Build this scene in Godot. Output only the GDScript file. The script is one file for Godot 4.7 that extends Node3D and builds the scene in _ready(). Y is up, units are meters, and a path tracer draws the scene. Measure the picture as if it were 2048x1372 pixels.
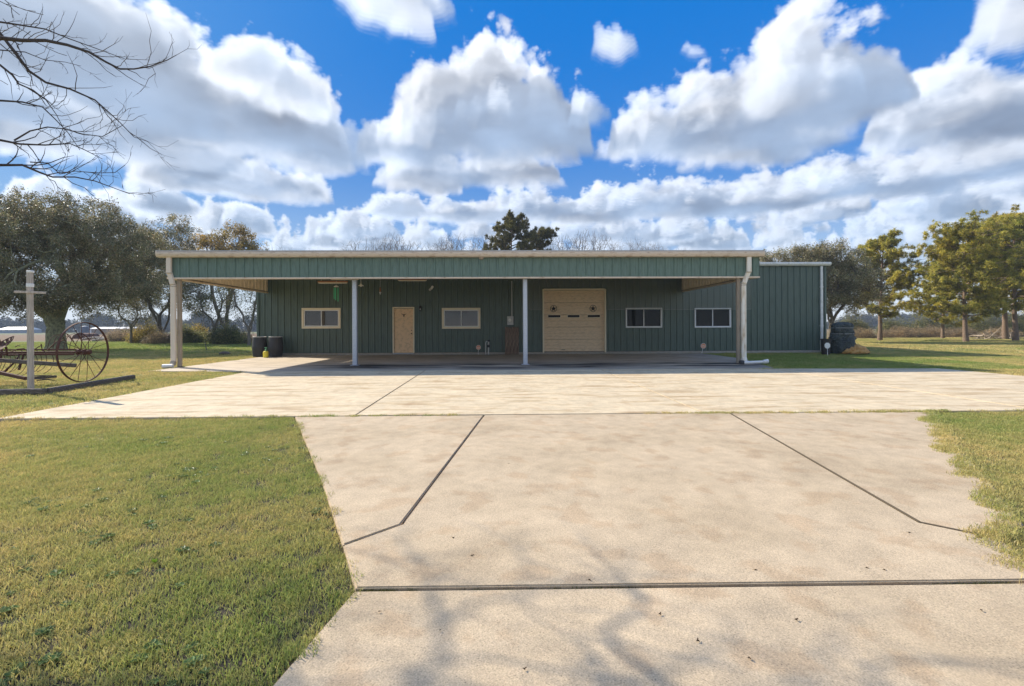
extends Node3D

# Coordinates: x to the right along the building, y up, z towards the camera; the wall of the building stands at z = -23.3.
const WALL := -23.3
const FASCIA := -16.5
var rng := RandomNumberGenerator.new()
var taken := {}
var M := {}
var sun_dir := Vector3(-1.33, 1.0, -0.78).normalized()
const EXPOSURE := 1.6

class MB:
	var v := PackedVector3Array()
	var n := PackedVector3Array()
	var c := PackedColorArray()
	var idx := PackedInt32Array()
	var col := Color.WHITE
	func tri(a: Vector3, b: Vector3, d: Vector3):
		var k := v.size()
		var m := (b - a).cross(d - a).normalized()
		for p in [a, b, d]:
			v.append(p); n.append(m); c.append(col)
		idx.append_array(PackedInt32Array([k, k + 2, k + 1]))
	func quad(a: Vector3, b: Vector3, d: Vector3, e: Vector3):
		var k := v.size()
		var m := (d - a).cross(e - b).normalized()
		for p in [a, b, d, e]:
			v.append(p); n.append(m); c.append(col)
		idx.append_array(PackedInt32Array([k, k + 2, k + 1, k, k + 3, k + 2]))
	func box(at: Vector3, size: Vector3, basis := Basis(), bev := 0.0):
		var h := size * 0.5
		if bev <= 0.0:
			var p := []
			for i in 8:
				p.append(at + basis * Vector3(h.x if i & 1 else -h.x, h.y if i & 2 else -h.y, h.z if i & 4 else -h.z))
			for q in [[4, 5, 7, 6], [1, 0, 2, 3], [5, 1, 3, 7], [0, 4, 6, 2], [6, 7, 3, 2], [0, 1, 5, 4]]:
				quad(p[q[0]], p[q[1]], p[q[2]], p[q[3]])
			return
		var bb := minf(bev, minf(h.x, minf(h.y, h.z)) * 0.9)
		# every corner has three points, one on each face
		var pt := func(sx: float, sy: float, sz: float, face: int) -> Vector3:
			var w := Vector3(sx * (h.x - (0.0 if face == 0 else bb)), sy * (h.y - (0.0 if face == 1 else bb)), sz * (h.z - (0.0 if face == 2 else bb)))
			return at + basis * w
		for s in [1.0, -1.0]:
			var f1 := [pt.call(s, -1, 1, 0), pt.call(s, -1, -1, 0), pt.call(s, 1, -1, 0), pt.call(s, 1, 1, 0)]
			var f2 := [pt.call(-1, s, 1, 1), pt.call(1, s, 1, 1), pt.call(1, s, -1, 1), pt.call(-1, s, -1, 1)]
			var f3 := [pt.call(-1, -1, s, 2), pt.call(1, -1, s, 2), pt.call(1, 1, s, 2), pt.call(-1, 1, s, 2)]
			for f in [f1, f2, f3]:
				if s > 0: quad(f[0], f[1], f[2], f[3])
				else: quad(f[3], f[2], f[1], f[0])
		for a in [1.0, -1.0]:
			for b in [1.0, -1.0]:
				var e1 := [pt.call(a, b, 1, 0), pt.call(a, b, -1, 0), pt.call(a, b, -1, 1), pt.call(a, b, 1, 1)]
				var e2 := [pt.call(a, 1, b, 2), pt.call(a, -1, b, 2), pt.call(a, -1, b, 0), pt.call(a, 1, b, 0)]
				var e3 := [pt.call(1, a, b, 1), pt.call(-1, a, b, 1), pt.call(-1, a, b, 2), pt.call(1, a, b, 2)]
				for e in [e1, e2, e3]:
					if a * b > 0: quad(e[0], e[1], e[2], e[3])
					else: quad(e[3], e[2], e[1], e[0])
				for s in [1.0, -1.0]:
					if a * b * s > 0: tri(pt.call(a, b, s, 0), pt.call(a, b, s, 1), pt.call(a, b, s, 2))
					else: tri(pt.call(a, b, s, 2), pt.call(a, b, s, 1), pt.call(a, b, s, 0))
	func tube(pts: Array, radii: Array, sides := 6, caps := false):
		var count := pts.size()
		var ref := Vector3.UP
		var start := v.size()
		for i in count:
			var t: Vector3 = (pts[mini(i + 1, count - 1)] - pts[maxi(i - 1, 0)]).normalized()
			if i == 0:
				ref = Vector3.UP if absf(t.y) < 0.9 else Vector3.RIGHT
			var s := t.cross(ref).normalized()
			var u := s.cross(t).normalized()
			ref = u
			for k in sides:
				var a := TAU * k / sides
				var dir := s * cos(a) + u * sin(a)
				v.append(pts[i] + dir * radii[i]); n.append(dir); c.append(col)
		for i in count - 1:
			for k in sides:
				var k2 := (k + 1) % sides
				var a := start + i * sides + k; var b := start + i * sides + k2
				var d := a + sides; var e := b + sides
				idx.append_array(PackedInt32Array([a, b, d, b, e, d]))
		if caps:
			for end in [0, count - 1]:
				var k0 := v.size()
				var t2: Vector3 = (pts[0] - pts[1]).normalized() if end == 0 else (pts[count - 1] - pts[count - 2]).normalized()
				v.append(pts[end]); n.append(t2); c.append(col)
				for k in sides:
					v.append(v[start + end * sides + k]); n.append(t2); c.append(col)
				for k in sides:
					var k2 := (k + 1) % sides
					idx.append_array(PackedInt32Array([k0, k0 + 1 + k2, k0 + 1 + k] if end == 0 else [k0, k0 + 1 + k, k0 + 1 + k2]))
	func lathe(profile: Array, at: Vector3, sides := 16, basis := Basis()):
		# profile: [radius, height] from the bottom up
		for i in profile.size() - 1:
			for k in sides:
				var a0 := TAU * k / sides; var a1 := TAU * (k + 1) / sides
				var p := []
				for q in [[i, a0], [i, a1], [i + 1, a1], [i + 1, a0]]:
					p.append(at + basis * Vector3(cos(q[1]) * profile[q[0]][0], profile[q[0]][1], -sin(q[1]) * profile[q[0]][0]))
				if profile[i][0] < 1e-5: tri(p[0], p[2], p[3])
				elif profile[i + 1][0] < 1e-5: tri(p[0], p[1], p[2])
				else: quad(p[0], p[1], p[2], p[3])
	func slab(poly: PackedVector2Array, y0: float, y1: float):
		# poly: (x, z); the top at y1
		var ids := Geometry2D.triangulate_polygon(poly)
		for k in range(0, ids.size(), 3):
			var a := poly[ids[k]]; var b := poly[ids[k + 1]]; var d := poly[ids[k + 2]]
			if (b - a).cross(d - a) > 0:
				var swap := b; b = d; d = swap
			tri(Vector3(a.x, y1, a.y), Vector3(b.x, y1, b.y), Vector3(d.x, y1, d.y))
		var cw := Geometry2D.is_polygon_clockwise(poly)
		for k in poly.size():
			var a := poly[k]; var b := poly[(k + 1) % poly.size()]
			if not cw:
				var swap := b; b = a; a = swap
			quad(Vector3(a.x, y0, a.y), Vector3(b.x, y0, b.y), Vector3(b.x, y1, b.y), Vector3(a.x, y1, a.y))
	func mesh(shift := Vector3.ZERO) -> ArrayMesh:
		if shift != Vector3.ZERO:
			for i in v.size(): v[i] -= shift
		var a := []; a.resize(Mesh.ARRAY_MAX)
		a[Mesh.ARRAY_VERTEX] = v; a[Mesh.ARRAY_NORMAL] = n; a[Mesh.ARRAY_COLOR] = c; a[Mesh.ARRAY_INDEX] = idx
		var m := ArrayMesh.new()
		m.add_surface_from_arrays(Mesh.PRIMITIVE_TRIANGLES, a)
		return m

func rf(a: float, b: float) -> float: return rng.randf_range(a, b)
func rdir() -> Vector3:
	var z := rf(-1, 1); var a := rf(0, TAU); var r := sqrt(1.0 - z * z)
	return Vector3(r * cos(a), z, r * sin(a))
func numbered(called: String) -> String:
	taken[called] = taken.get(called, 0) + 1
	return called if taken[called] == 1 else "%s_%03d" % [called, taken[called] - 1]
func origin_of(o: Node) -> Vector3:
	var p := Vector3.ZERO
	while o is Node3D and o != self:
		p += o.position; o = o.get_parent()
	return p
func tag(o: Node, label: String, category: String, group := ""):
	o.set_meta("label", label); o.set_meta("category", category)
	if group: o.set_meta("group", group)
	return o
func thing(called: String, label: String, category: String, at := Vector3.ZERO, group := "") -> Node3D:
	var o := Node3D.new(); o.name = numbered(called); add_child(o); o.position = at
	tag(o, label, category, group)
	return o
func add(parent: Node, called: String, mesh: Mesh, m: Material, at := Vector3.ZERO) -> MeshInstance3D:
	var o := MeshInstance3D.new()
	o.mesh = mesh; o.material_override = m
	o.position = at
	if parent == self:
		o.name = numbered(called)
		add_child(o)
	else:
		var k := 0
		var nm := called
		while parent.has_node(NodePath(nm)):
			k += 1; nm = "%s_%03d" % [called, k]
		o.name = nm
		parent.add_child(o)
	return o
func part(parent: Node, called: String, mb: MB, m: Material, base = null) -> MeshInstance3D:
	# the shape is given in world axes; the node stands at base, or at its parent's place
	var po := origin_of(parent)
	var at: Vector3 = po if base == null else base
	return add(parent, called, mb.mesh(at), m, at - po)
func structure(o: Node3D): o.set_meta("kind", "structure"); return o
func stuff(o: Node3D): o.set_meta("kind", "stuff"); return o
func at(px: float, py: float, depth: float) -> Vector3:
	# a measured point of the photograph at that distance in front of the camera
	var cam: Camera3D = get_node("camera")
	var d := -cam.basis.z + cam.basis.x * ((px - 1024.0) / 967.0) - cam.basis.y * ((py - 654.0) / 967.0)
	return cam.position + d * (-depth / d.z)
func copies(parent: Node, called: String, mesh: Mesh, m: Material, buf: PackedFloat32Array, colors: bool) -> MultiMeshInstance3D:
	var mm := MultiMesh.new(); mm.transform_format = MultiMesh.TRANSFORM_3D; mm.use_colors = colors
	mm.mesh = mesh; mm.instance_count = buf.size() / (16 if colors else 12); mm.buffer = buf
	var o := MultiMeshInstance3D.new(); o.multimesh = mm; o.material_override = m
	o.name = numbered(called) if parent == self else called
	parent.add_child(o, true)
	return o
func put(buf: PackedFloat32Array, b: Basis, p: Vector3, col = null):
	buf.append_array(PackedFloat32Array([b.x.x, b.y.x, b.z.x, p.x, b.x.y, b.y.y, b.z.y, p.y, b.x.z, b.y.z, b.z.z, p.z]))
	if col != null: buf.append_array(PackedFloat32Array([col.r, col.g, col.b, 1.0]))

# ---------------------------------------------------------------- materials
func mat(called: String, r: float, g: float, b: float, rough := 0.7, metal := 0.0) -> StandardMaterial3D:
	var m := StandardMaterial3D.new(); m.resource_name = called
	m.albedo_color = Color(r, g, b).linear_to_srgb(); m.roughness = rough; m.metallic = metal
	M[called] = m
	return m
func noise_tex(size: int, freq: float, octaves: int, seed_: int, stops: Array, normal := 0.0, kind := FastNoiseLite.TYPE_SIMPLEX_SMOOTH) -> NoiseTexture2D:
	# stops: [offset, r, g, b] in linear values
	var f := FastNoiseLite.new(); f.seed = seed_; f.noise_type = kind; f.frequency = freq; f.fractal_octaves = octaves
	var t := NoiseTexture2D.new(); t.width = size; t.height = size; t.seamless = true; t.noise = f
	if normal > 0.0:
		t.as_normal_map = true; t.bump_strength = normal
	elif stops.size():
		var g := Gradient.new()
		var off := PackedFloat32Array(); var cols := PackedColorArray()
		for s in stops:
			off.append(s[0]); cols.append(Color(s[1], s[2], s[3]).linear_to_srgb())
		g.offsets = off; g.colors = cols
		t.color_ramp = g
	return t
func wrap_tex(m: StandardMaterial3D, tex: Texture2D, scale: Vector3, detail: Texture2D = null, scale2 := Vector3.ONE, nrm: Texture2D = null, nscale := 1.0):
	m.albedo_texture = tex; m.uv1_triplanar = true; m.uv1_world_triplanar = true; m.uv1_scale = scale
	if detail:
		m.detail_enabled = true; m.detail_albedo = detail; m.detail_blend_mode = BaseMaterial3D.BLEND_MODE_MUL
		m.detail_uv_layer = BaseMaterial3D.DETAIL_UV_2; m.uv2_triplanar = true; m.uv2_world_triplanar = true; m.uv2_scale = scale2
	if nrm:
		m.normal_enabled = true; m.normal_texture = nrm; m.normal_scale = nscale
func concrete_tex(seed_: int, base: Vector3) -> ImageTexture:
	# cement with grain, pits, faint mottling and brown stains, 1024 pixels square, without seams
	var size := 1024
	var layer := []
	for q in [[0.004, 4, 0], [0.016, 4, 1], [0.11, 3, 2], [0.34, 2, 3], [0.007, 5, 4]]:
		var f := FastNoiseLite.new(); f.seed = seed_ * 7 + q[2]; f.frequency = q[0]; f.fractal_octaves = q[1]; f.noise_type = FastNoiseLite.TYPE_SIMPLEX_SMOOTH
		var im := f.get_seamless_image(size, size, false, false, 0.1)
		im.convert(Image.FORMAT_L8)
		layer.append(im.get_data())
	var l0: PackedByteArray = layer[0]; var l1: PackedByteArray = layer[1]; var l2: PackedByteArray = layer[2]; var l3: PackedByteArray = layer[3]; var l4: PackedByteArray = layer[4]
	# sRGB lookup, so that the loop needs no powers
	var tone := PackedByteArray(); tone.resize(1024)
	for k in 1024: tone[k] = int(clampf(pow(k / 1023.0, 1.0 / 2.2), 0.0, 1.0) * 255.0)
	var out := PackedByteArray(); out.resize(size * size * 3)
	for k in size * size:
		var g := 0.80 + (l0[k] - 128) * 0.00075 + (l1[k] - 128) * 0.0009 + (l2[k] - 128) * 0.0010 + (l3[k] - 128) * 0.0031 + 0.20
		if l3[k] < 58: g -= 0.010 * (58 - l3[k])
		var st := clampf((l4[k] - 150) * 0.006, 0.0, 0.28)
		out[k * 3] = tone[clampi(int(base.x * g * (1.0 - 0.30 * st) * 1023.0), 0, 1023)]
		out[k * 3 + 1] = tone[clampi(int(base.y * g * (1.0 - 0.46 * st) * 1023.0), 0, 1023)]
		out[k * 3 + 2] = tone[clampi(int(base.z * g * (1.0 - 0.60 * st) * 1023.0), 0, 1023)]
	return ImageTexture.create_from_image(Image.create_from_data(size, size, false, Image.FORMAT_RGB8, out))
func make_materials():
	var speck := noise_tex(512, 0.09, 5, 11, [[0.0, 0.60, 0.58, 0.56], [0.38, 0.88, 0.87, 0.86], [0.55, 1, 1, 1], [1.0, 1, 1, 1]])
	var bump := noise_tex(512, 0.28, 3, 12, [], 2.0)
	var wide := noise_tex(512, 0.010, 5, 14, [[0.0, 0.80, 0.78, 0.75], [0.36, 0.95, 0.945, 0.93], [0.6, 1, 1, 1], [1.0, 1, 1, 1]])
	var m := mat("concrete", 1, 1, 1, 0.9)
	wrap_tex(m, concrete_tex(51, Vector3(0.520, 0.412, 0.276)), Vector3(0.31, 0.31, 0.31), wide, Vector3(0.10, 0.10, 0.13), bump, 0.10)
	m = mat("apron_concrete", 1, 1, 1, 0.9)
	wrap_tex(m, concrete_tex(52, Vector3(0.635, 0.525, 0.355)), Vector3(0.27, 0.27, 0.27), noise_tex(512, 0.018, 5, 17, [[0.0, 0.60, 0.51, 0.42], [0.30, 0.88, 0.84, 0.78], [0.46, 1, 1, 1], [1.0, 1, 1, 1]]), Vector3(0.05, 0.2, 0.30), bump, 0.10)
	m = mat("old_concrete", 1, 1, 1, 0.88)
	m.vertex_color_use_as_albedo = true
	wrap_tex(m, noise_tex(512, 0.014, 5, 18, [[0.0, 0.36, 0.30, 0.23], [0.35, 0.54, 0.46, 0.355], [0.65, 0.64, 0.555, 0.435], [1.0, 0.72, 0.63, 0.50]]), Vector3(0.10, 0.3, 0.34), speck, Vector3(1.3, 1.3, 1.3), bump, 0.15)
	mat("joint_soil", 0.035, 0.028, 0.02, 1.0)
	mat("joint_moss", 0.105, 0.080, 0.048, 1.0)
	mat("joint_wood", 0.20, 0.16, 0.115, 0.9)
	m = mat("ground", 1, 1, 1, 1.0); m.vertex_color_use_as_albedo = true
	wrap_tex(m, noise_tex(512, 0.06, 4, 21, [[0.0, 0.45, 0.50, 0.40], [0.4, 0.85, 0.86, 0.8], [0.7, 1.1, 1.05, 1.0], [1.0, 1.0, 1.0, 1.0]]), Vector3(0.4, 0.4, 0.4), noise_tex(512, 0.02, 4, 22, [[0.0, 0.7, 0.75, 0.65], [1.0, 1, 1, 1]]), Vector3(0.07, 0.07, 0.07))
	# painted metal
	var dirt := noise_tex(512, 0.02, 4, 31, [[0.0, 0.72, 0.72, 0.69], [0.5, 0.95, 0.96, 0.95], [1.0, 1.0, 1.0, 1.0]])
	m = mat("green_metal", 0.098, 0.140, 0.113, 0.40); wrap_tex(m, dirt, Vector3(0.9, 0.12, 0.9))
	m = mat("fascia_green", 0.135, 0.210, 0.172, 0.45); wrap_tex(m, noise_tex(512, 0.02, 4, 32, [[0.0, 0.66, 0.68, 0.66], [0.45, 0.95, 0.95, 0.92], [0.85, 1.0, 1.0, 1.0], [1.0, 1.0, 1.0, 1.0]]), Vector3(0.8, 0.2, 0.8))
	m = mat("gutter_tan", 0.74, 0.62, 0.49, 0.5); wrap_tex(m, noise_tex(512, 0.02, 5, 35, [[0.0, 0.42, 0.30, 0.20], [0.2, 0.74, 0.66, 0.58], [0.34, 0.95, 0.93, 0.90], [1.0, 1, 1, 1]]), Vector3(0.30, 1.6, 0.30))
	mat("downspout_tan", 0.76, 0.65, 0.52, 0.5)
	m = mat("cream_metal", 0.86, 0.81, 0.70, 0.5); wrap_tex(m, noise_tex(256, 0.02, 4, 33, [[0.0, 0.62, 0.48, 0.34], [0.25, 0.88, 0.82, 0.74], [0.5, 1, 1, 1], [1.0, 1.0, 1.0, 1.0]]), Vector3(1.2, 0.25, 1.2))
	m = mat("white_metal", 0.80, 0.79, 0.76, 0.45); wrap_tex(m, dirt, Vector3(0.6, 0.3, 0.6))
	m = mat("column_tan", 0.40, 0.33, 0.25, 0.55); wrap_tex(m, dirt, Vector3(1.2, 0.25, 1.2))
	m = mat("liner_tan", 0.82, 0.70, 0.53, 0.5); wrap_tex(m, dirt, Vector3(0.6, 0.3, 0.6))
	m = mat("galvanised", 0.62, 0.65, 0.70, 0.42, 0.55)
	wrap_tex(m, noise_tex(256, 0.05, 2, 34, [[0.0, 0.62, 0.62, 0.64], [0.5, 0.85, 0.86, 0.88], [1.0, 1, 1, 1]], 0.0, FastNoiseLite.TYPE_CELLULAR), Vector3(3, 3, 3))
	mat("roof_metal", 0.55, 0.55, 0.53, 0.4, 0.3)
	m = mat("foundation", 0.42, 0.38, 0.33, 0.92); wrap_tex(m, speck, Vector3(1.2, 1.2, 1.2), dirt, Vector3(0.5, 1.0, 0.5))
	m = mat("door_tan", 0.88, 0.60, 0.35, 0.45); wrap_tex(m, dirt, Vector3(0.5, 0.5, 0.5))
	m = mat("garage_tan", 0.83, 0.625, 0.41, 0.45); wrap_tex(m, dirt, Vector3(0.4, 1.2, 0.4))
	mat("trim_cream", 0.86, 0.75, 0.55, 0.5)
	mat("frame_white", 0.87, 0.86, 0.83, 0.45)
	mat("interior", 0.06, 0.055, 0.05, 0.9)
	mat("blind", 0.16, 0.14, 0.12, 0.7)
	mat("black_metal", 0.02, 0.02, 0.02, 0.5)
	mat("brown_metal", 0.10, 0.05, 0.025, 0.6)
	m = mat("glass", 0.03, 0.035, 0.04, 0.03); m.transparency = BaseMaterial3D.TRANSPARENCY_ALPHA; m.albedo_color.a = 0.35; m.metallic_specular = 0.24
	m = mat("bright_glass", 0.05, 0.055, 0.06, 0.03); m.transparency = BaseMaterial3D.TRANSPARENCY_ALPHA; m.albedo_color.a = 0.25; m.metallic_specular = 0.46
	m = mat("dark_glass", 0.012, 0.010, 0.010, 0.12); m.metallic_specular = 0.2
	mat("lamp_white", 0.85, 0.83, 0.78, 0.4)
	mat("lamp_rust", 0.30, 0.14, 0.07, 0.7)
	mat("chime_green", 0.06, 0.62, 0.26, 0.35)
	m = mat("barrel_black", 0.035, 0.035, 0.04, 0.55); wrap_tex(m, noise_tex(256, 0.02, 4, 36, [[0.0, 0.8, 0.8, 0.8], [0.6, 1, 1, 1], [1.0, 1.6, 1.6, 1.6]]), Vector3(1.5, 0.8, 1.5))
	mat("jug_yellow", 0.75, 0.62, 0.05, 0.4)
	mat("jug_green", 0.10, 0.32, 0.18, 0.5)
	m = mat("old_wood", 1, 1, 1, 0.9); wrap_tex(m, noise_tex(256, 0.02, 5, 37, [[0.0, 0.07, 0.045, 0.03], [0.4, 0.17, 0.115, 0.08], [0.7, 0.27, 0.20, 0.15], [1.0, 0.38, 0.30, 0.23]]), Vector3(6, 0.5, 6))
	m = mat("timber_grey", 1, 1, 1, 0.95); wrap_tex(m, noise_tex(256, 0.03, 5, 38, [[0.0, 0.045, 0.035, 0.03], [0.5, 0.13, 0.105, 0.085], [1.0, 0.30, 0.25, 0.20]]), Vector3(0.7, 5, 3))
	m = mat("cross_wood", 1, 1, 1, 0.85); wrap_tex(m, noise_tex(256, 0.02, 5, 39, [[0.0, 0.34, 0.28, 0.23], [0.5, 0.50, 0.43, 0.36], [1.0, 0.64, 0.56, 0.48]]), Vector3(6, 0.6, 6))
	mat("cap_white", 0.85, 0.84, 0.80, 0.5)
	m = mat("rust", 1, 1, 1, 0.85); wrap_tex(m, noise_tex(256, 0.05, 4, 40, [[0.0, 0.030, 0.013, 0.009], [0.5, 0.095, 0.036, 0.022], [1.0, 0.22, 0.085, 0.042]]), Vector3(4, 4, 4))
	mat("sign_orange", 0.80, 0.30, 0.12, 0.5)
	mat("sign_white", 0.82, 0.80, 0.78, 0.5)
	mat("pipe_white", 0.80, 0.78, 0.74, 0.5)
	m = mat("bark_oak", 1, 1, 1, 0.95); wrap_tex(m, noise_tex(256, 0.03, 5, 41, [[0.0, 0.05, 0.042, 0.034], [0.5, 0.14, 0.12, 0.095], [1.0, 0.28, 0.25, 0.19]]), Vector3(3, 1.0, 3), null, Vector3.ONE, noise_tex(256, 0.04, 4, 42, [], 10.0), 1.0)
	m = mat("bark_lichen", 1, 1, 1, 0.95); wrap_tex(m, noise_tex(256, 0.02, 5, 43, [[0.0, 0.08, 0.07, 0.05], [0.4, 0.22, 0.21, 0.13], [0.7, 0.34, 0.35, 0.20], [1.0, 0.46, 0.46, 0.32]]), Vector3(1.4, 0.7, 1.4))
	m = mat("bark_pine", 1, 1, 1, 0.95); wrap_tex(m, noise_tex(256, 0.04, 4, 44, [[0.0, 0.06, 0.04, 0.03], [0.5, 0.20, 0.14, 0.10], [1.0, 0.38, 0.29, 0.22]]), Vector3(2.5, 1.0, 2.5))
	mat("bark_twig", 0.21, 0.18, 0.155, 0.95); mat("bark_winter", 0.15, 0.125, 0.11, 0.95)
	mat("bark_near", 0.075, 0.06, 0.055, 0.9)
	for l in [["leaf_oak", 0.7], ["leaf_autumn", 1.0], ["leaf_brush", 1.0], ["needle", 0.9], ["blade", 0.9], ["leaf_far", 0.4]]:
		m = mat(l[0], 1, 1, 1, 0.45); m.vertex_color_use_as_albedo = true; m.backlight_enabled = true; m.backlight = Color(l[1], l[1], l[1])
		m.metallic_specular = 0.5 if l[0] == "leaf_oak" else 0.3
	m = mat("tarp_camo", 1, 1, 1, 0.75); wrap_tex(m, noise_tex(256, 0.02, 4, 45, [[0.0, 0.008, 0.010, 0.010], [0.40, 0.010, 0.013, 0.013], [0.47, 0.30, 0.31, 0.27], [0.52, 0.05, 0.07, 0.06], [0.58, 0.010, 0.015, 0.015], [0.66, 0.012, 0.018, 0.018], [0.72, 0.22, 0.25, 0.21], [0.78, 0.01, 0.014, 0.014], [1.0, 0.03, 0.045, 0.04]]), Vector3(0.9, 1.9, 0.9))
	m = mat("tarp_ochre", 1, 1, 1, 0.8); wrap_tex(m, noise_tex(256, 0.02, 4, 46, [[0.0, 0.22, 0.10, 0.03], [0.5, 0.50, 0.26, 0.07], [1.0, 0.62, 0.42, 0.20]]), Vector3(1.2, 1.2, 1.2))
	mat("bin_dark", 0.03, 0.022, 0.02, 0.7)
	mat("tyre", 0.02, 0.02, 0.02, 0.9)
	mat("shed_wall", 0.22, 0.26, 0.32, 0.7)
	mat("shed_roof", 0.75, 0.76, 0.77, 0.5)
	mat("shed_brown", 0.30, 0.25, 0.21, 0.8)
	mat("tank_blue", 0.09, 0.12, 0.17, 0.6)
	mat("wire", 0.30, 0.31, 0.27, 0.5, 0.4)
	mat("meter_grey", 0.55, 0.55, 0.53, 0.5)
	mat("pale_log", 0.42, 0.35, 0.28, 0.9)

# ---------------------------------------------------------------- sky: air and a layer of cumulus
var cov := PackedFloat32Array()
var top := PackedFloat32Array()
const CN := 480
const CS := 0.04
var n3 := FastNoiseLite.new()
var n3b := FastNoiseLite.new()
var n2 := FastNoiseLite.new()
const CLOUD_BASE := 1.0
const CLOUD_TOP := 1.85
var sky_rows := []
func sstep(a: float, b: float, x: float) -> float:
	var t := clampf((x - a) / (b - a), 0.0, 1.0)
	return t * t * (3.0 - 2.0 * t)
func cloud_field():
	# azimuth (degrees, 0 = ahead), distance, half width across, half depth, thickness
	var blobs := [
		[-46.0, 3.5, 0.9, 0.45, 0.40], [-36.0, 3.55, 0.6, 0.30, 0.34], [-44.0, 2.75, 0.70, 0.40, 0.80], [-36.0, 2.9, 0.50, 0.40, 0.60], [-29.0, 3.0, 0.46, 0.40, 0.46], [-21.0, 3.1, 0.28, 0.32, 0.52], [-26.0, 2.25, 0.20, 0.16, 0.22], [-22.5, 2.4, 0.16, 0.15, 0.26],
		[-6.0, 2.75, 0.36, 0.34, 0.66], [0.5, 2.65, 0.40, 0.34, 0.70], [6.0, 2.75, 0.26, 0.28, 0.56], [-11.5, 3.0, 0.28, 0.30, 0.36], [-9.0, 3.45, 0.36, 0.24, 0.28], [1.0, 3.3, 0.40, 0.22, 0.26],
		[17.0, 2.85, 0.26, 0.26, 0.33], [24.0, 2.85, 0.34, 0.30, 0.40], [32.0, 2.75, 0.34, 0.34, 0.62], [37.0, 2.85, 0.26, 0.28, 0.52], [29.0, 3.2, 0.44, 0.24, 0.28],
		[43.5, 3.4, 0.42, 0.40, 0.40], [50.0, 3.5, 0.50, 0.45, 0.42], [59.0, 3.4, 0.50, 0.40, 0.45], [47.5, 2.45, 0.16, 0.15, 0.26],
		[-12.0, 1.56, 0.16, 0.12, 0.17], [-9.5, 1.64, 0.10, 0.10, 0.15], [-16.0, 1.50, 0.10, 0.10, 0.13], [13.6, 1.80, 0.075, 0.075, 0.12], [22.8, 1.92, 0.065, 0.07, 0.11], [10.6, 2.35, 0.07, 0.12, 0.20],
		[-33.5, 4.0, 0.26, 0.30, 0.32], [-28.0, 4.1, 0.36, 0.34, 0.30], [-23.0, 4.0, 0.28, 0.26, 0.28],
		[-12.0, 4.4, 0.36, 0.26, 0.20], [-4.0, 4.5, 0.46, 0.30, 0.24], [3.0, 4.4, 0.42, 0.32, 0.32], [9.5, 4.5, 0.40, 0.30, 0.28], [15.0, 4.4, 0.42, 0.34, 0.36], [21.0, 4.6, 0.44, 0.34, 0.32], [27.0, 4.6, 0.44, 0.34, 0.34], [34.0, 4.5, 0.44, 0.34, 0.34], [40.0, 4.6, 0.44, 0.34, 0.34], [47.0, 4.4, 0.5, 0.36, 0.36],
	]
	cov.resize(CN * CN); top.resize(CN * CN)
	for j in CN:
		for i in CN:
			var x := (i - CN / 2) * CS
			var z := (j - CN / 2) * CS
			var r := sqrt(x * x + z * z)
			var c := 0.0
			var h := 0.3
			var ahead := rad_to_deg(atan2(x, -z))
			var wx := x + 0.10 * n2.get_noise_2d(x * 5.0, z * 5.0)
			var wz := z + 0.10 * n2.get_noise_2d(x * 5.0 + 71.0, z * 5.0)
			var free := 1.0 - sstep(4.6, 5.2, r) if absf(ahead) < 58.0 else 0.0
			if absf(ahead) < 75.0 and r < 5.6:
				for b in blobs:
					var a := deg_to_rad(b[0])
					var s := sin(a); var k := cos(a)
					var across: float = (wx * k + wz * s) / b[2]
					var away: float = (wx * s - wz * k - b[1]) / b[3]
					var v := 1.0 - across * across - away * away
					if v > 0.0:
						v = sqrt(v)
						if v * b[4] > c * h:
							c = maxf(c, v); h = b[4]
			if free < 1.0:
				var g := n2.get_noise_2d(x * 1.15 + 300.0, z * 1.15) + 0.45 * n2.get_noise_2d(x * 3.1, z * 3.1 + 99.0)
				var v2 := sqrt(clampf((g - 0.03) * 2.2, 0.0, 1.0)) * (1.0 - free)
				if v2 > c:
					c = v2; h = 0.38
			cov[j * CN + i] = c
			top[j * CN + i] = h
func field(x: float, z: float) -> Vector2:
	var u := x / CS + CN / 2
	var v := z / CS + CN / 2
	if u < 1.0 or v < 1.0 or u > CN - 2.0 or v > CN - 2.0:
		var g := n2.get_noise_2d(x * 1.15 + 300.0, z * 1.15) + 0.45 * n2.get_noise_2d(x * 3.1, z * 3.1 + 99.0)
		return Vector2(sqrt(clampf((g - 0.03) * 2.2, 0.0, 1.0)), 0.38)
	var i := int(u); var j := int(v)
	var fu := u - i; var fv := v - j
	var at := j * CN + i
	var c := lerpf(lerpf(cov[at], cov[at + 1], fu), lerpf(cov[at + CN], cov[at + CN + 1], fu), fv)
	if c <= 0.0:
		return Vector2.ZERO
	return Vector2(c, lerpf(lerpf(top[at], top[at + 1], fu), lerpf(top[at + CN], top[at + CN + 1], fu), fv))
func density(p: Vector3, f: Vector2, fine: bool) -> float:
	if f.x <= 0.0 or p.y < CLOUD_BASE - 0.05 or p.y > CLOUD_TOP:
		return 0.0
	var h := (p.y - CLOUD_BASE) / f.y
	var s := f.x - h * 0.85
	if s < -0.5:
		return 0.0
	var n: float = n3.get_noise_3d(p.x * 10.0, p.y * 12.0, p.z * 10.0) * 0.58
	if fine:
		n -= n3b.get_noise_3d(p.x * 30.0, p.y * 34.0, p.z * 30.0) * 0.22 + 0.03
	s = s + n * (0.42 + minf(0.8, maxf(h, 0.0))) - 0.235
	return clampf(s * 7.0, 0.0, 1.0) * sstep(-0.14, 0.12, h + n * 0.34)
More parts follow.
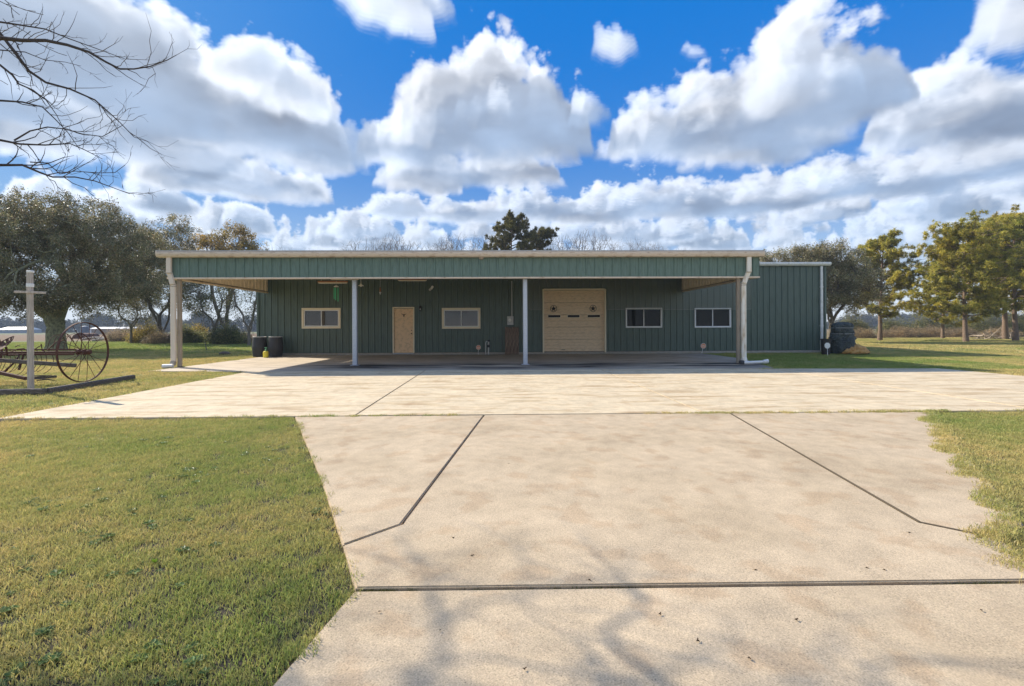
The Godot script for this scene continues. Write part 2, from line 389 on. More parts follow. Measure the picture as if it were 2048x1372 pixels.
func look(d: Vector3, fine: bool) -> Vector3:
	var y := maxf(d.y, 0.0)
	# clear air
	var t := pow(1.0 - y, 5.9)
	var blue := Vector3(0.003, 0.190, 0.66).lerp(Vector3(0.60, 0.84, 0.95), t)
	blue = blue.lerp(Vector3(0.93, 0.95, 0.98), pow(1.0 - y, 12.0))
	var mu := d.dot(sun_dir)
	blue += Vector3(0.12, 0.17, 0.12) * pow(maxf(mu, 0.0), 8.0)
	if y < 0.035:
		return blue
	var t0 := (CLOUD_BASE - 0.03) / y
	var t1 := CLOUD_TOP / y
	var far := minf(t1, 15.0)
	if t0 > 15.0:
		return blue
	var step := clampf(0.0115 / y, 0.022, 0.15) if fine else 0.14
	var light := Vector3.ZERO
	var clear := 1.0
	var q := t0
	var dist := 0.0
	var got := 0.0
	var phase := 0.85 + 0.35 * pow(maxf(mu, 0.0), 4.0)
	while q < far and clear > 0.03:
		var p := d * q
		var f := field(p.x, p.z)
		if f.x <= 0.0:
			q += maxf(step * 1.6, 0.05)
			continue
		var k := density(p, f, fine)
		if k <= 0.003:
			q += step
			continue
		var pl1 := p + sun_dir * 0.07
		var l1 := density(pl1, field(pl1.x, pl1.z), fine)
		var pl2 := p + sun_dir * 0.17
		var l2 := density(pl2, field(pl2.x, pl2.z), false)
		var pl3 := p + sun_dir * 0.34
		var l3 := density(pl3, field(pl3.x, pl3.z), false)
		var od := l1 * 0.07 + l2 * 0.12 + l3 * 0.2
		var tr := 0.72 * exp(-od * 6.5) + 0.28 * exp(-od * 1.8)
		var h := clampf((p.y - CLOUD_BASE) / 0.5, 0.0, 1.0)
		var lit := Vector3(0.98, 0.95, 0.90) * (tr * phase * 0.98) + Vector3(0.185, 0.27, 0.40).lerp(Vector3(0.42, 0.46, 0.52), h) * (1.0 + 0.9 * n3.get_noise_3d(p.x * 7.0, p.y * 16.0 + 50.0, p.z * 7.0))
		var a := 1.0 - exp(-k * step * 19.0)
		light += lit * (a * clear)
		dist += q * a * clear
		got += a * clear
		clear *= 1.0 - a
		q += step
	if got <= 0.0:
		return blue
	dist /= got
	var air := exp(-pow(dist * 0.09, 1.5)) * (1.0 - sstep(9.0, 15.0, dist))
	light = light * air + blue * (got * (1.0 - air))
	return light + blue * clear
func sky_row(n: int, w: int, h: int, x0: int, y0: int, full: Vector2i, fine: bool):
	var row := PackedFloat32Array(); row.resize(w * 3)
	var el := (0.5 - (y0 + n + 0.5) / full.y) * PI
	for i in w:
		var az := ((x0 + i + 0.5) / full.x) * TAU
		var c := look(Vector3(sin(az) * cos(el), sin(el), -cos(az) * cos(el)), fine)
		row[i * 3] = c.x; row[i * 3 + 1] = c.y; row[i * 3 + 2] = c.z
	sky_rows[n] = row
func sky_block(w: int, h: int, x0: int, y0: int, full: Vector2i, fine: bool) -> Image:
	sky_rows.clear(); sky_rows.resize(h)
	var task := WorkerThreadPool.add_group_task(sky_row.bind(w, h, x0, y0, full, fine), h, -1, true)
	WorkerThreadPool.wait_for_group_task_completion(task)
	var all := PackedFloat32Array()
	for r in sky_rows: all.append_array(r)
	return Image.create_from_data(w, h, false, Image.FORMAT_RGBF, all.to_byte_array())
func make_sky() -> Image:
	for k in [[n3, 5, 0.1, 3], [n3b, 6, 0.1, 3], [n2, 7, 0.5, 3]]:
		k[0].seed = k[1]; k[0].noise_type = FastNoiseLite.TYPE_SIMPLEX_SMOOTH
		k[0].frequency = k[2] * 2.0 if k[0] != n2 else 1.0; k[0].fractal_type = FastNoiseLite.FRACTAL_FBM; k[0].fractal_octaves = k[3]
	n3b.fractal_type = FastNoiseLite.FRACTAL_RIDGED
	n3.fractal_octaves = 4
	n3b.fractal_octaves = 5; n3b.fractal_gain = 0.58
	cloud_field()
	var sky := sky_block(1024, 512, 0, 0, Vector2i(1024, 512), false)
	sky.resize(4096, 2048, Image.INTERPOLATE_CUBIC)
	var w := 1136; var h := 404
	var fine := sky_block(w, h, -w / 2, 1024 - h, Vector2i(4096, 2048), true)
	sky.blit_rect(fine, Rect2i(0, 0, w / 2, h), Vector2i(4096 - w / 2, 1024 - h))
	sky.blit_rect(fine, Rect2i(w / 2, 0, w / 2, h), Vector2i(0, 1024 - h))
	return sky

# ---------------------------------------------------------------- ground and concrete
var lawn := FastNoiseLite.new()
var slabs := []      # polygons (x, z) that grass keeps off
func land(x: float, z: float) -> float:
	var d := maxf(0.0, -z - 40.0)
	var y := -0.035 - 0.0032 * d
	if -z > 27.0 or absf(x) > 22.0: y += 0.05 * lawn.get_noise_2d(x * 0.4, z * 0.4)
	return y
func lawn_mix(x: float, z: float) -> float:
	# 0 = dormant straw, 1 = green
	var g := 0.36 + 0.55 * lawn.get_noise_2d(x * 1.6, z * 1.6) + 0.35 * lawn.get_noise_2d(x * 0.35 + 50.0, z * 0.35)
	if x > 8.4 and x < 17.0 and z < -14.0 and z > -24.0: g += 0.45      # greener strip beside the wall
	if x < -9.0 and z < -26.0: g += 0.55 * sstep(26.0, 32.0, -z)
	if z > -9.0 and x < 0.0: g += 0.28 * sstep(2.0, 0.0, absf(x + 0.9 + (-z - 2.4) * 0.33))  # greener along the driveway
	return clampf(g, 0.0, 1.0)
func lawn_color(g: float) -> Color:
	var straw := Color(0.70, 0.56, 0.25); var green := Color(0.285, 0.375, 0.10)
	return straw.lerp(green, g)
func build_ground():
	lawn.seed = 3; lawn.frequency = 0.22; lawn.fractal_octaves = 4
	var xs := []; var zs := []
	for k in [-600, -420, -300, -220, -160, -120, -95, -80, -70]: xs.append(float(k))
	for k in range(-62, 63): xs.append(float(k))
	for k in [70, 80, 95, 120, 160, 220, 300, 420, 600]: xs.append(float(k))
	for k in [-700, -500, -380, -300, -240, -200, -170, -145, -125, -110, -98, -88, -80]: zs.append(float(k))
	for k in range(-74, 13): zs.append(float(k))
	for k in [16, 22, 30, 45, 70, 110]: zs.append(float(k))
	var mb := MB.new()
	for z in zs:
		for x in xs:
			mb.v.append(Vector3(x, land(x, z), z)); mb.n.append(Vector3.UP)
			var g := lawn_mix(x, z)
			var c := lawn_color(g) * 0.48
			if x < -14.0 and z < -52.0:      # ploughed, reddish field far on the left
				var f := sstep(52.0, 62.0, -z + 2.0 * lawn.get_noise_2d(x * 0.3, 7.0))
				c = c.lerp(Color(0.19, 0.105, 0.052), f)
				c = c.lerp(Color(0.16, 0.17, 0.07), sstep(150.0, 170.0, -z))
			if x > 14.0 and z < -48.0:
				c = c.lerp(Color(0.26, 0.18, 0.09), sstep(48.0, 52.0, -z))
			mb.c.append(c)
	var w := xs.size()
	for j in zs.size() - 1:
		for i in w - 1:
			var a := j * w + i
			mb.idx.append_array(PackedInt32Array([a, a + 1, a + w, a + 1, a + w + 1, a + w]))
	structure(part(self, "ground", mb, M.ground))
func slab_piece(parent: Node, poly: Array, gap: float, m: Material, top := 0.0):
	var p := PackedVector2Array()
	for q in poly: p.append(Vector2(q[0], -q[1]))
	slabs.append(p)
	var shrunk := Geometry2D.offset_polygon(p, -gap, Geometry2D.JOIN_MITER)
	var mb := MB.new()
	mb.slab(shrunk[0], top - 0.12, top - 0.006)
	# an eased edge all round the top
	var inner := Geometry2D.offset_polygon(shrunk[0], -0.008, Geometry2D.JOIN_MITER)
	var cap := MB.new()
	cap.slab(inner[0], top - 0.03, top)
	for k in cap.idx.size(): mb.idx.append(cap.idx[k] + mb.v.size())
	mb.v.append_array(cap.v); mb.n.append_array(cap.n); mb.c.append_array(cap.c)
	part(parent, "concrete_slab", mb, m)
func build_concrete():
	var drive := thing("driveway", "", "")
	drive.remove_meta("label"); drive.remove_meta("category"); structure(drive)
	slab_piece(drive, [[-3.05, 7.23], [-0.24, 7.21], [-0.66, 3.24], [-0.96, 2.93], [-1.55, 4.2]], 0.012, M.concrete)
	slab_piece(drive, [[-0.24, 7.21], [3.45, 7.19], [2.78, 3.14], [3.05, 2.88], [2.90, 2.40], [-0.74, 2.44], [-0.96, 2.93], [-0.66, 3.24]], 0.012, M.concrete, 0.004)
	slab_piece(drive, [[3.45, 7.19], [6.6, 7.17], [4.85, 4.96], [4.25, 4.13], [3.45, 3.09], [3.05, 2.88], [2.78, 3.14]], 0.012, M.concrete)
	slab_piece(drive, [[-0.74, 2.44], [2.90, 2.40], [3.4, 1.5], [5.0, 0.2], [6.0, -4.0], [-3.0, -4.0], [-1.4, 0.4], [-0.86, 1.75]], 0.010, M.concrete, -0.002)
	var apron := thing("apron", "", "")
	apron.remove_meta("label"); apron.remove_meta("category"); structure(apron)
	slab_piece(apron, [[-7.42, 7.27], [-2.17, 7.25], [-2.28, 14.74], [-7.62, 14.82]], 0.012, M.apron_concrete)
	slab_piece(apron, [[-2.17, 7.25], [3.07, 7.22], [3.07, 14.68], [-2.28, 14.74]], 0.012, M.apron_concrete, 0.003)
	slab_piece(apron, [[3.07, 7.22], [8.3, 7.2], [8.3, 14.62], [3.07, 14.68]], 0.009, M.apron_concrete)
	slab_piece(apron, [[8.3, 7.2], [13.5, 7.17], [13.4, 12.0], [13.27, 14.3], [8.3, 14.62]], 0.007, M.apron_concrete, 0.002)
	# the older, stained slab under the carport, with dark oil and damp marks, plus roof shade painted into its colour
	var old := thing("carport_floor", "", "")
	old.remove_meta("label"); old.remove_meta("category"); structure(old)
	var stain_shade := FastNoiseLite.new(); stain_shade.seed = 8; stain_shade.frequency = 0.25; stain_shade.fractal_octaves = 4
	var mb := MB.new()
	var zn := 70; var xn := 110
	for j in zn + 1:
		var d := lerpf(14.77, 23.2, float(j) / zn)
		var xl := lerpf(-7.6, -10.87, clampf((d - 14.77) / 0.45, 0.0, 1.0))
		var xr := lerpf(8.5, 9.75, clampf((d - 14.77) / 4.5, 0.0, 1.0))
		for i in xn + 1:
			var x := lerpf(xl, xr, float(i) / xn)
			var s := stain_shade.get_noise_2d(x * 0.9, d * 9.0)
			var band := exp(-pow((d - 16.5 - 0.35 * stain_shade.get_noise_2d(x * 2.0, 5.0)) / 0.85, 2.0)) * sstep(-8.5, -4.0, x)
			var k := 1.0 - 0.86 * clampf(band * (0.95 + 2.6 * s), 0.0, 1.0) - 0.12 * sstep(0.1, 0.5, stain_shade.get_noise_2d(x * 0.7 + 40.0, d * 1.2)) - 0.30 * sstep(-7.6, -5.6, x + 0.6 * stain_shade.get_noise_2d(x, d * 3.0)) * sstep(0.0, 0.35, 1.0 - band)  # stains first; the last term paints the shade right of the sunlit left part
			mb.v.append(Vector3(x, 0.0, -d)); mb.n.append(Vector3.UP); mb.c.append(Color(k, k * lerpf(1.03, 0.99, k), k * lerpf(1.12, 0.98, k)))  # darkened parts tinted cooler, like the shade under the roof
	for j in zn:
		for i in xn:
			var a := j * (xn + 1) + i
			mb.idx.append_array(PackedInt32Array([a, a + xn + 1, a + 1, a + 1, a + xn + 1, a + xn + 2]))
	mb.col = Color.WHITE
	var edge := [Vector2(-7.6, -14.77), Vector2(-10.87, -15.22), Vector2(-10.87, -23.2), Vector2(9.75, -23.2), Vector2(9.75, -19.27), Vector2(8.5, -14.77)]
	for k in edge.size():
		var a: Vector2 = edge[k]; var b: Vector2 = edge[(k + 1) % edge.size()]
		mb.quad(Vector3(b.x, -0.14, b.y), Vector3(a.x, -0.14, a.y), Vector3(a.x, 0, a.y), Vector3(b.x, 0, b.y))
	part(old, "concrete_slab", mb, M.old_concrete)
	slabs.append(PackedVector2Array(edge))
	# what lies in the joints: soil, and the wooden expansion boards
	var soil := MB.new()
	soil.box(Vector3(1.0, -0.055, -3.2), Vector3(8.5, 0.05, 8.0))
	soil.box(Vector3(2.9, -0.055, -10.95), Vector3(20.5, 0.05, 7.6))
	structure(part(self, "joint_soil", soil, M.joint_soil))
	for q in [[[3.45, 7.19], [2.78, 3.14]], [[2.78, 3.14], [3.05, 2.88]], [[3.07, 7.22], [3.07, 14.68]], [[8.3, 7.2], [8.3, 14.62]], [[-3.05, 7.235], [6.4, 7.18]], [[-7.6, 14.79], [8.3, 14.65]]]:
		var fp := Vector3(q[0][0], -0.022, -q[0][1]); var fq := Vector3(q[1][0], -0.022, -q[1][1])
		var fm := MB.new()
		fm.box((fp + fq) / 2.0, Vector3(0.018 if fp.z > -7.0 or fq.z > -7.0 else 0.05, 0.03 if fp.z < -7.0 and fq.z < -7.0 else 0.056, fp.distance_to(fq)), Basis.looking_at((fq - fp).normalized()))
		part(drive, "joint_filler", fm, M.joint_moss if fp.z > -7.0 or fq.z > -7.0 else M.joint_soil)
	var boards := [[[-0.24, 7.2], [-0.66, 3.24]], [[-0.66, 3.24], [-0.96, 2.93]], [[-0.70, 2.44], [2.58, 2.40]], [[-2.17, 7.25], [-2.28, 14.73]]]
	for b in boards:
		var p := Vector3(b[0][0], -0.028, -b[0][1]); var q := Vector3(b[1][0], -0.028, -b[1][1])
		var w := MB.new()
		var len := p.distance_to(q)
		w.box((p + q) / 2.0, Vector3(0.008, 0.030, len * 0.97), Basis.looking_at((q - p).normalized()))
		part(drive, "joint_board", w, M.joint_wood)

# ---------------------------------------------------------------- the metal building
const FOOT := 0.3048
const RIB := [[-0.034, 0.0], [-0.018, 0.036], [0.018, 0.036], [0.034, 0.0], [0.104, 0.0], [0.112, 0.005], [0.126, 0.005], [0.134, 0.0], [0.180, 0.0], [0.188, 0.005], [0.202, 0.005], [0.210, 0.0]]
func rib_offset(x: float) -> float:
	var f := fposmod(x + 0.034, FOOT) - 0.034
	for k in RIB.size() - 1:
		if f <= RIB[k + 1][0]:
			return lerpf(RIB[k][1], RIB[k + 1][1], clampf((f - RIB[k][0]) / (RIB[k + 1][0] - RIB[k][0]), 0.0, 1.0))
	return 0.0
func rib_sheet(w: float, y0: float, y1: float, holes := []) -> MB:
	# a ribbed sheet of width w in the plane z = 0, its ribs towards +z; holes: [x0, x1, y0, y1]
	var xs := [0.0, w]
	var k := 0
	while k * FOOT < w + FOOT:
		for r in RIB:
			var x: float = k * FOOT + r[0]
			if x > 0.0 and x < w: xs.append(x)
		k += 1
	for h in holes:
		for x in [h[0], h[1]]:
			if x > 0.0 and x < w: xs.append(x)
	xs.sort()
	var mb := MB.new()
	for i in xs.size() - 1:
		var a: float = xs[i]; var b: float = xs[i + 1]
		if b - a < 1e-5: continue
		var m := (a + b) / 2.0
		var spans := [[y0, y1]]
		for h in holes:
			if m > h[0] and m < h[1]:
				var left := []
				for s in spans:
					if h[2] > s[0]: left.append([s[0], minf(s[1], h[2])])
					if h[3] < s[1]: left.append([maxf(s[0], h[3]), s[1]])
				spans = left
		var za := rib_offset(a); var zb := rib_offset(b)
		for s in spans:
			if s[1] - s[0] > 1e-4:
				mb.quad(Vector3(a, s[0], za), Vector3(b, s[0], zb), Vector3(b, s[1], zb), Vector3(a, s[1], za))
	return mb
func frame_boxes(mb: MB, x0: float, x1: float, y0: float, y1: float, w: float, z: float, d: float, bev := 0.006):
	# four boards round an opening, mitre-free: the long ones run through
	mb.box(Vector3((x0 + x1) / 2, y1 - w / 2, z), Vector3(x1 - x0, w, d), Basis(), bev)
	mb.box(Vector3((x0 + x1) / 2, y0 + w / 2, z), Vector3(x1 - x0, w, d), Basis(), bev)
	mb.box(Vector3(x0 + w / 2, (y0 + y1) / 2, z), Vector3(w, y1 - y0 - 2 * w - 0.002, d), Basis(), bev)
	mb.box(Vector3(x1 - w / 2, (y0 + y1) / 2, z), Vector3(w, y1 - y0 - 2 * w - 0.002, d), Basis(), bev)
func window(parent: Node, x0: float, x1: float, y0: float, y1: float, cream: bool, label: String):
	var mb := MB.new()
	var z := WALL
	var t := 0.095 if cream else 0.045
	if cream: frame_boxes(mb, x0, x1, y0, y1, t, z + 0.042, 0.05)
	else: frame_boxes(mb, x0, x1, y0, y1, t, z + 0.036, 0.035)
	var o := part(parent, "window", mb, M.trim_cream if cream else M.frame_white, Vector3((x0 + x1) / 2, y0, z))
	if label: o.set_meta("label", label)
	var a0 := x0 + t + 0.003; var a1 := x1 - t - 0.003; var b0 := y0 + t + 0.003; var b1 := y1 - t - 0.003
	var s := MB.new()
	if cream: frame_boxes(s, a0, a1, b0, b1, 0.04, z + 0.006, 0.05, 0.004)
	else: frame_boxes(s, a0, a1, b0, b1, 0.022, z + 0.010, 0.03, 0.003)
	part(o, "sash", s, M.frame_white)
	var mid := (a0 + a1) / 2
	var mu := MB.new(); mu.box(Vector3(mid, (b0 + b1) / 2, z + 0.012), Vector3(0.034, b1 - b0 - 0.05, 0.04), Basis(), 0.004)
	part(o, "mullion", mu, M.frame_white)
	for k in 2:
		var g := MB.new()
		g.box(Vector3((a0 + mid) / 2 if k == 0 else (mid + a1) / 2, (b0 + b1) / 2, z - 0.004 - 0.012 * k), Vector3((a1 - a0) / 2 - 0.02, b1 - b0 - 0.03, 0.005))
		part(o, "pane", g, M.bright_glass if cream else M.glass)
	if cream:
		var bl := MB.new()
		var y := b0 + 0.03
		while y < b1 - 0.02:
			bl.box(Vector3((a0 + a1) / 2, y, z - 0.075), Vector3(a1 - a0 - 0.06, 0.002, 0.030), Basis(Vector3.RIGHT, 0.85))
			y += 0.026
		stuff(part(o, "blind", bl, M.blind))
	return o
func build_building():
	var x0 := -11.50; var x1 := 15.92; var top := 4.22
	var root := thing("metal_building", "long low dark green ribbed metal workshop with tan doors behind the carport", "building", Vector3(2.2, 0, WALL - 8.0))
	var holes := [[-9.39, -7.63, 1.32, 2.22], [-2.74, -0.97, 1.28, 2.20], [6.12, 7.84, 1.28, 2.18], [9.49, 11.22, 1.27, 2.16], [-5.08, -4.14, -0.1, 2.25], [2.10, 5.09, -0.1, 3.11]]
	var plain := rib_sheet(3 * FOOT - 0.0015, 0.115, top).mesh()
	var x := x0
	var count := 0
	while x < x1 - 0.05:
		var w := minf(3 * FOOT, x1 - x)
		var mine := []
		for h in holes:
			if h[1] > x and h[0] < x + w: mine.append([h[0] - x, h[1] - x, h[2], h[3]])
		var mesh: Mesh = plain
		if mine.size() or w < 3 * FOOT - 0.01: mesh = rib_sheet(w - 0.0015, 0.115, top, mine).mesh()
		if (mesh as ArrayMesh).get_surface_count() > 0:
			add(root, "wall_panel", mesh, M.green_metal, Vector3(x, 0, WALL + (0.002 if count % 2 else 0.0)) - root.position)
		x += w; count += 1
	# rows of screws that hold the sheets to the girts
	var screws := MB.new()
	for row in [0.35, 1.05, 2.35, 3.55]:
		x = x0 + 0.07
		while x < x1 - 0.05:
			var ok := true
			for h in holes:
				if x > h[0] - 0.06 and x < h[1] + 0.06 and row > h[2] - 0.06 and row < h[3] + 0.06: ok = false
			if ok: screws.box(Vector3(x, row, WALL + 0.006), Vector3(0.016, 0.016, 0.012), Basis(), 0.003)
			x += FOOT
	stuff(part(root, "screws", screws, M.green_metal))
	# the solid wall behind the sheets
	var core := MB.new()
	var cuts := [x0 + 0.05]
	for h in holes: cuts.append(h[0]); cuts.append(h[1])
	cuts.append(x1 - 0.05); cuts.sort()
	for k in cuts.size() - 1:
		var a: float = cuts[k]; var b: float = cuts[k + 1]
		var ys := [[0.0, top]]
		for h in holes:
			if (a + b) / 2 > h[0] and (a + b) / 2 < h[1]: ys = [[0.0, h[2]], [h[3], top]]
		for s in ys:
			if s[1] > s[0]: core.box(Vector3((a + b) / 2, (s[0] + s[1]) / 2, WALL - 0.07), Vector3(b - a, s[1] - s[0], 0.13))
	part(root, "inner_wall", core, M.interior)
	var depth := 19.0
	for s in 2:
		var side := MB.new()
		var xx := x0 + 0.005 if s == 0 else x1 - 0.005
		side.box(Vector3(xx + (0.06 if s == 0 else -0.06), top / 2 + 0.05, WALL - depth / 2 - 0.08), Vector3(0.11, top - 0.12, depth - 0.16))
		part(root, "side_wall", side, M.green_metal)
	var rear := MB.new(); rear.box(Vector3((x0 + x1) / 2, top / 2 + 0.05, WALL - depth), Vector3(x1 - x0, top - 0.12, 0.12))
	part(root, "rear_wall", rear, M.green_metal)
	var fl := MB.new()
	fl.box(Vector3((x0 + x1) / 2, -0.02, WALL - depth / 2), Vector3(x1 - x0 + 0.10, 0.24, depth + 0.10), Basis(), 0.012)
	part(root, "foundation", fl, M.foundation)
	var roof := MB.new()
	var e := WALL + 0.16; var r := WALL - depth / 2; var bk := WALL - depth - 0.2
	for q in [[e, 4.36, r, 4.98], [r, 4.98, bk, 4.36]]:
		var a := Vector3(x0 - 0.1, q[1], q[0]); var b := Vector3(x1 + 0.16, q[1], q[0]); var c := Vector3(x1 + 0.16, q[3], q[2]); var d := Vector3(x0 - 0.1, q[3], q[2])
		var dn := Vector3(0, -0.09, 0)
		roof.quad(a, b, c, d); roof.quad(d + dn, c + dn, b + dn, a + dn)
		roof.quad(a + dn, b + dn, b, a); roof.quad(c + dn, d + dn, d, c); roof.quad(b + dn, c + dn, c, b); roof.quad(d + dn, a + dn, a, d)
	for k in 2:     # gable ends
		var gx := x0 + 0.06 if k == 0 else x1 - 0.06
		var p := [Vector3(gx, 4.15, WALL - 0.02), Vector3(gx, 4.15, WALL - depth), Vector3(gx, 4.88, r)]
		var t := Vector3(0.05, 0, 0)
		roof.tri(p[0] + t, p[1] + t, p[2] + t); roof.tri(p[2] - t, p[1] - t, p[0] - t)
	part(root, "roof", roof, M.roof_metal)
	var ct := MB.new()
	ct.box(Vector3(x1 - 0.01, 2.16, WALL + 0.03), Vector3(0.10, 4.09, 0.08), Basis(), 0.008)
	part(root, "corner_trim", ct, M.green_metal)
	ct = MB.new()
	ct.box(Vector3(x0 + 0.01, 2.16, WALL + 0.03), Vector3(0.10, 4.09, 0.08), Basis(), 0.008)
	part(root, "corner_trim", ct, M.green_metal)
	# white gutter and downspout on the part beyond the carport
	var gut := MB.new()
	var prof := [[0.0, 4.40], [0.15, 4.40], [0.165, 4.36], [0.165, 4.30], [0.12, 4.235], [0.0, 4.225]]
	sweep_x(gut, prof, 8.6, 16.12, WALL + 0.045)
	part(root, "gutter", gut, M.white_metal)
	var ds := MB.new()
	ds.box(Vector3(15.70, 2.18, WALL + 0.09), Vector3(0.115, 4.06, 0.085), Basis(), 0.012)
	for y in [1.3, 3.2]: ds.box(Vector3(15.70, y, WALL + 0.088), Vector3(0.15, 0.035, 0.095), Basis(), 0.004)
	var dsn := part(root, "downspout", ds, M.white_metal)
	var boot := MB.new()
	boot.lathe([[0.0, -0.1], [0.075, -0.1], [0.075, 0.10], [0.10, 0.11], [0.10, 0.20], [0.07, 0.21], [0.0, 0.21]], Vector3(15.72, 0.0, WALL + 0.13), 14)
	part(dsn, "pipe_boot", boot, M.pipe_white)
	window(root, -9.43, -7.59, 1.28, 2.26, true, "cream framed window with a horizontal blind, nearest the barrels")
	window(root, -2.78, -0.93, 1.24, 2.24, true, "cream framed window right of the tan door")
	window(root, 6.09, 7.87, 1.25, 2.21, false, "dark window in a thin white frame beside the garage door")
	window(root, 9.46, 11.25, 1.24, 2.19, false, "dark window in a thin white frame by the right post")
	# the tan door
	var dm := MB.new()
	dm.box(Vector3(-4.61, 1.155, WALL - 0.03), Vector3(0.90, 2.13, 0.045), Basis(), 0.004)
	var door := part(root, "door", dm, M.door_tan, Vector3(-4.61, 0.09, WALL))
	var df := MB.new()
	df.box(Vector3(-5.10, 1.19, WALL + 0.018), Vector3(0.055, 2.20, 0.11), Basis(), 0.005)
	df.box(Vector3(-4.12, 1.19, WALL + 0.018), Vector3(0.055, 2.20, 0.11), Basis(), 0.005)
	df.box(Vector3(-4.61, 2.265, WALL + 0.018), Vector3(0.922, 0.055, 0.11), Basis(), 0.005)
	part(door, "frame", df, M.trim_cream)
	var dh := MB.new()
	dh.lathe([[0.0, 0.0], [0.03, 0.0], [0.03, 0.008], [0.012, 0.012], [0.012, 0.045], [0.028, 0.055], [0.03, 0.07], [0.02, 0.082], [0.0, 0.084]], Vector3(-4.235, 1.02, WALL - 0.006), 14, Basis(Vector3.RIGHT, PI / 2))
	part(door, "handle", dh, M.brown_metal)
	dh = MB.new()
	dh.lathe([[0.0, 0.0], [0.026, 0.0], [0.024, 0.012], [0.0, 0.014]], Vector3(-4.235, 1.17, WALL - 0.006), 12, Basis(Vector3.RIGHT, PI / 2))
	part(door, "lock", dh, M.brown_metal)
	for y in [0.35, 1.15, 1.98]:
		var hg := MB.new()
		hg.tube([Vector3(-5.063, y - 0.045, WALL + 0.0), Vector3(-5.063, y + 0.045, WALL + 0.0)], [0.009, 0.009], 6, true)
		part(door, "hinge", hg, M.brown_metal)
	var sill := MB.new(); sill.box(Vector3(-4.61, 0.075, WALL + 0.05), Vector3(0.98, 0.035, 0.16), Basis(), 0.006)
	part(door, "threshold", sill, M.galvanised)
	# the sectional garage door, one flight of ribbed sections
	var gx0 := 2.12; var gx1 := 5.07
	var fm := MB.new()
	fm.box(Vector3(2.095, 1.60, WALL + 0.012), Vector3(0.07, 3.06, 0.16), Basis(), 0.006)
	fm.box(Vector3(5.095, 1.60, WALL + 0.012), Vector3(0.07, 3.06, 0.16), Basis(), 0.006)
	fm.box(Vector3(3.595, 3.115, WALL + 0.012), Vector3(2.928, 0.07, 0.16), Basis(), 0.006)
	var gd := part(root, "garage_door", fm, M.trim_cream, Vector3(3.6, 0, WALL))
	var slits := [[2.33, 2.93], [3.28, 3.86], [4.26, 4.86]]
	for s in 5:
		var y := 0.115 + s * 0.593
		var mb := MB.new()
		# profile from the bottom: flat bands with pressed grooves between them
		var pr := [[0.0, -0.022], [0.008, 0.0]]
		for gnum in 3:
			var gy := 0.13 + gnum * 0.155
			pr.append_array([[gy, 0.0], [gy + 0.004, -0.020], [gy + 0.022, -0.020], [gy + 0.026, 0.0]])
		pr.append_array([[0.578, 0.0], [0.586, -0.022]])
		var z := WALL - 0.055
		var window_row: bool = s == 2
		for k in pr.size() - 1:
			var ya: float = y + pr[k][0]; var yb: float = y + pr[k + 1][0]
			var xs := [gx0, gx1]
			if window_row and k == 13: xs = [gx0, slits[0][0], slits[0][1], slits[1][0], slits[1][1], slits[2][0], slits[2][1], gx1]
			for q in range(0, xs.size() - 1, 2):
				mb.quad(Vector3(xs[q], ya, z + pr[k][1]), Vector3(xs[q + 1], ya, z + pr[k][1]), Vector3(xs[q + 1], yb, z + pr[k + 1][1]), Vector3(xs[q], yb, z + pr[k + 1][1]))
		mb.quad(Vector3(gx1, y, z - 0.05), Vector3(gx0, y, z - 0.05), Vector3(gx0, y + 0.588, z - 0.05), Vector3(gx1, y + 0.588, z - 0.05))
		part(gd, "door_section", mb, M.garage_tan)
	for s in slits:
		var wy0 := 0.115 + 2 * 0.593 + 0.466; var wy1 := 0.115 + 2 * 0.593 + 0.578
		var g := MB.new(); g.box(Vector3((s[0] + s[1]) / 2, (wy0 + wy1) / 2, WALL - 0.066), Vector3(s[1] - s[0], wy1 - wy0, 0.01))
		part(gd, "pane", g, M.dark_glass)
		var sf := MB.new(); frame_boxes(sf, s[0] - 0.018, s[1] + 0.018, wy0 - 0.018, wy1 + 0.018, 0.02, WALL - 0.05, 0.02, 0.003)
		part(gd, "pane_frame", sf, M.trim_cream)
	var hd := MB.new()
	hd.tube([Vector3(2.98, 0.20, WALL - 0.052), Vector3(2.99, 0.20, WALL - 0.02), Vector3(3.14, 0.20, WALL - 0.02), Vector3(3.15, 0.20, WALL - 0.052)], [0.012, 0.012, 0.012, 0.012], 6, true)
	part(gd, "handle", hd, M.black_metal)
	var wstrip := MB.new(); wstrip.box(Vector3(3.595, 0.10, WALL - 0.045), Vector3(2.94, 0.03, 0.05), Basis(), 0.006)
	part(gd, "bottom_seal", wstrip, M.black_metal)
func sweep_x(mb: MB, prof: Array, xa: float, xb: float, z: float):
	# prof: [out, y] from the back top round the front to the back bottom; closed, with end caps
	var c := Vector3.ZERO
	for q in prof: c += Vector3(0, q[1], q[0])
	c /= prof.size()
	for k in prof.size():
		var p: Array = prof[k]; var q: Array = prof[(k + 1) % prof.size()]
		mb.quad(Vector3(xa, p[1], z + p[0]), Vector3(xa, q[1], z + q[0]), Vector3(xb, q[1], z + q[0]), Vector3(xb, p[1], z + p[0]))
		mb.tri(Vector3(xa, c.y, z + c.z), Vector3(xa, q[1], z + q[0]), Vector3(xa, p[1], z + p[0]))
		mb.tri(Vector3(xb, c.y, z + c.z), Vector3(xb, p[1], z + p[0]), Vector3(xb, q[1], z + q[0]))

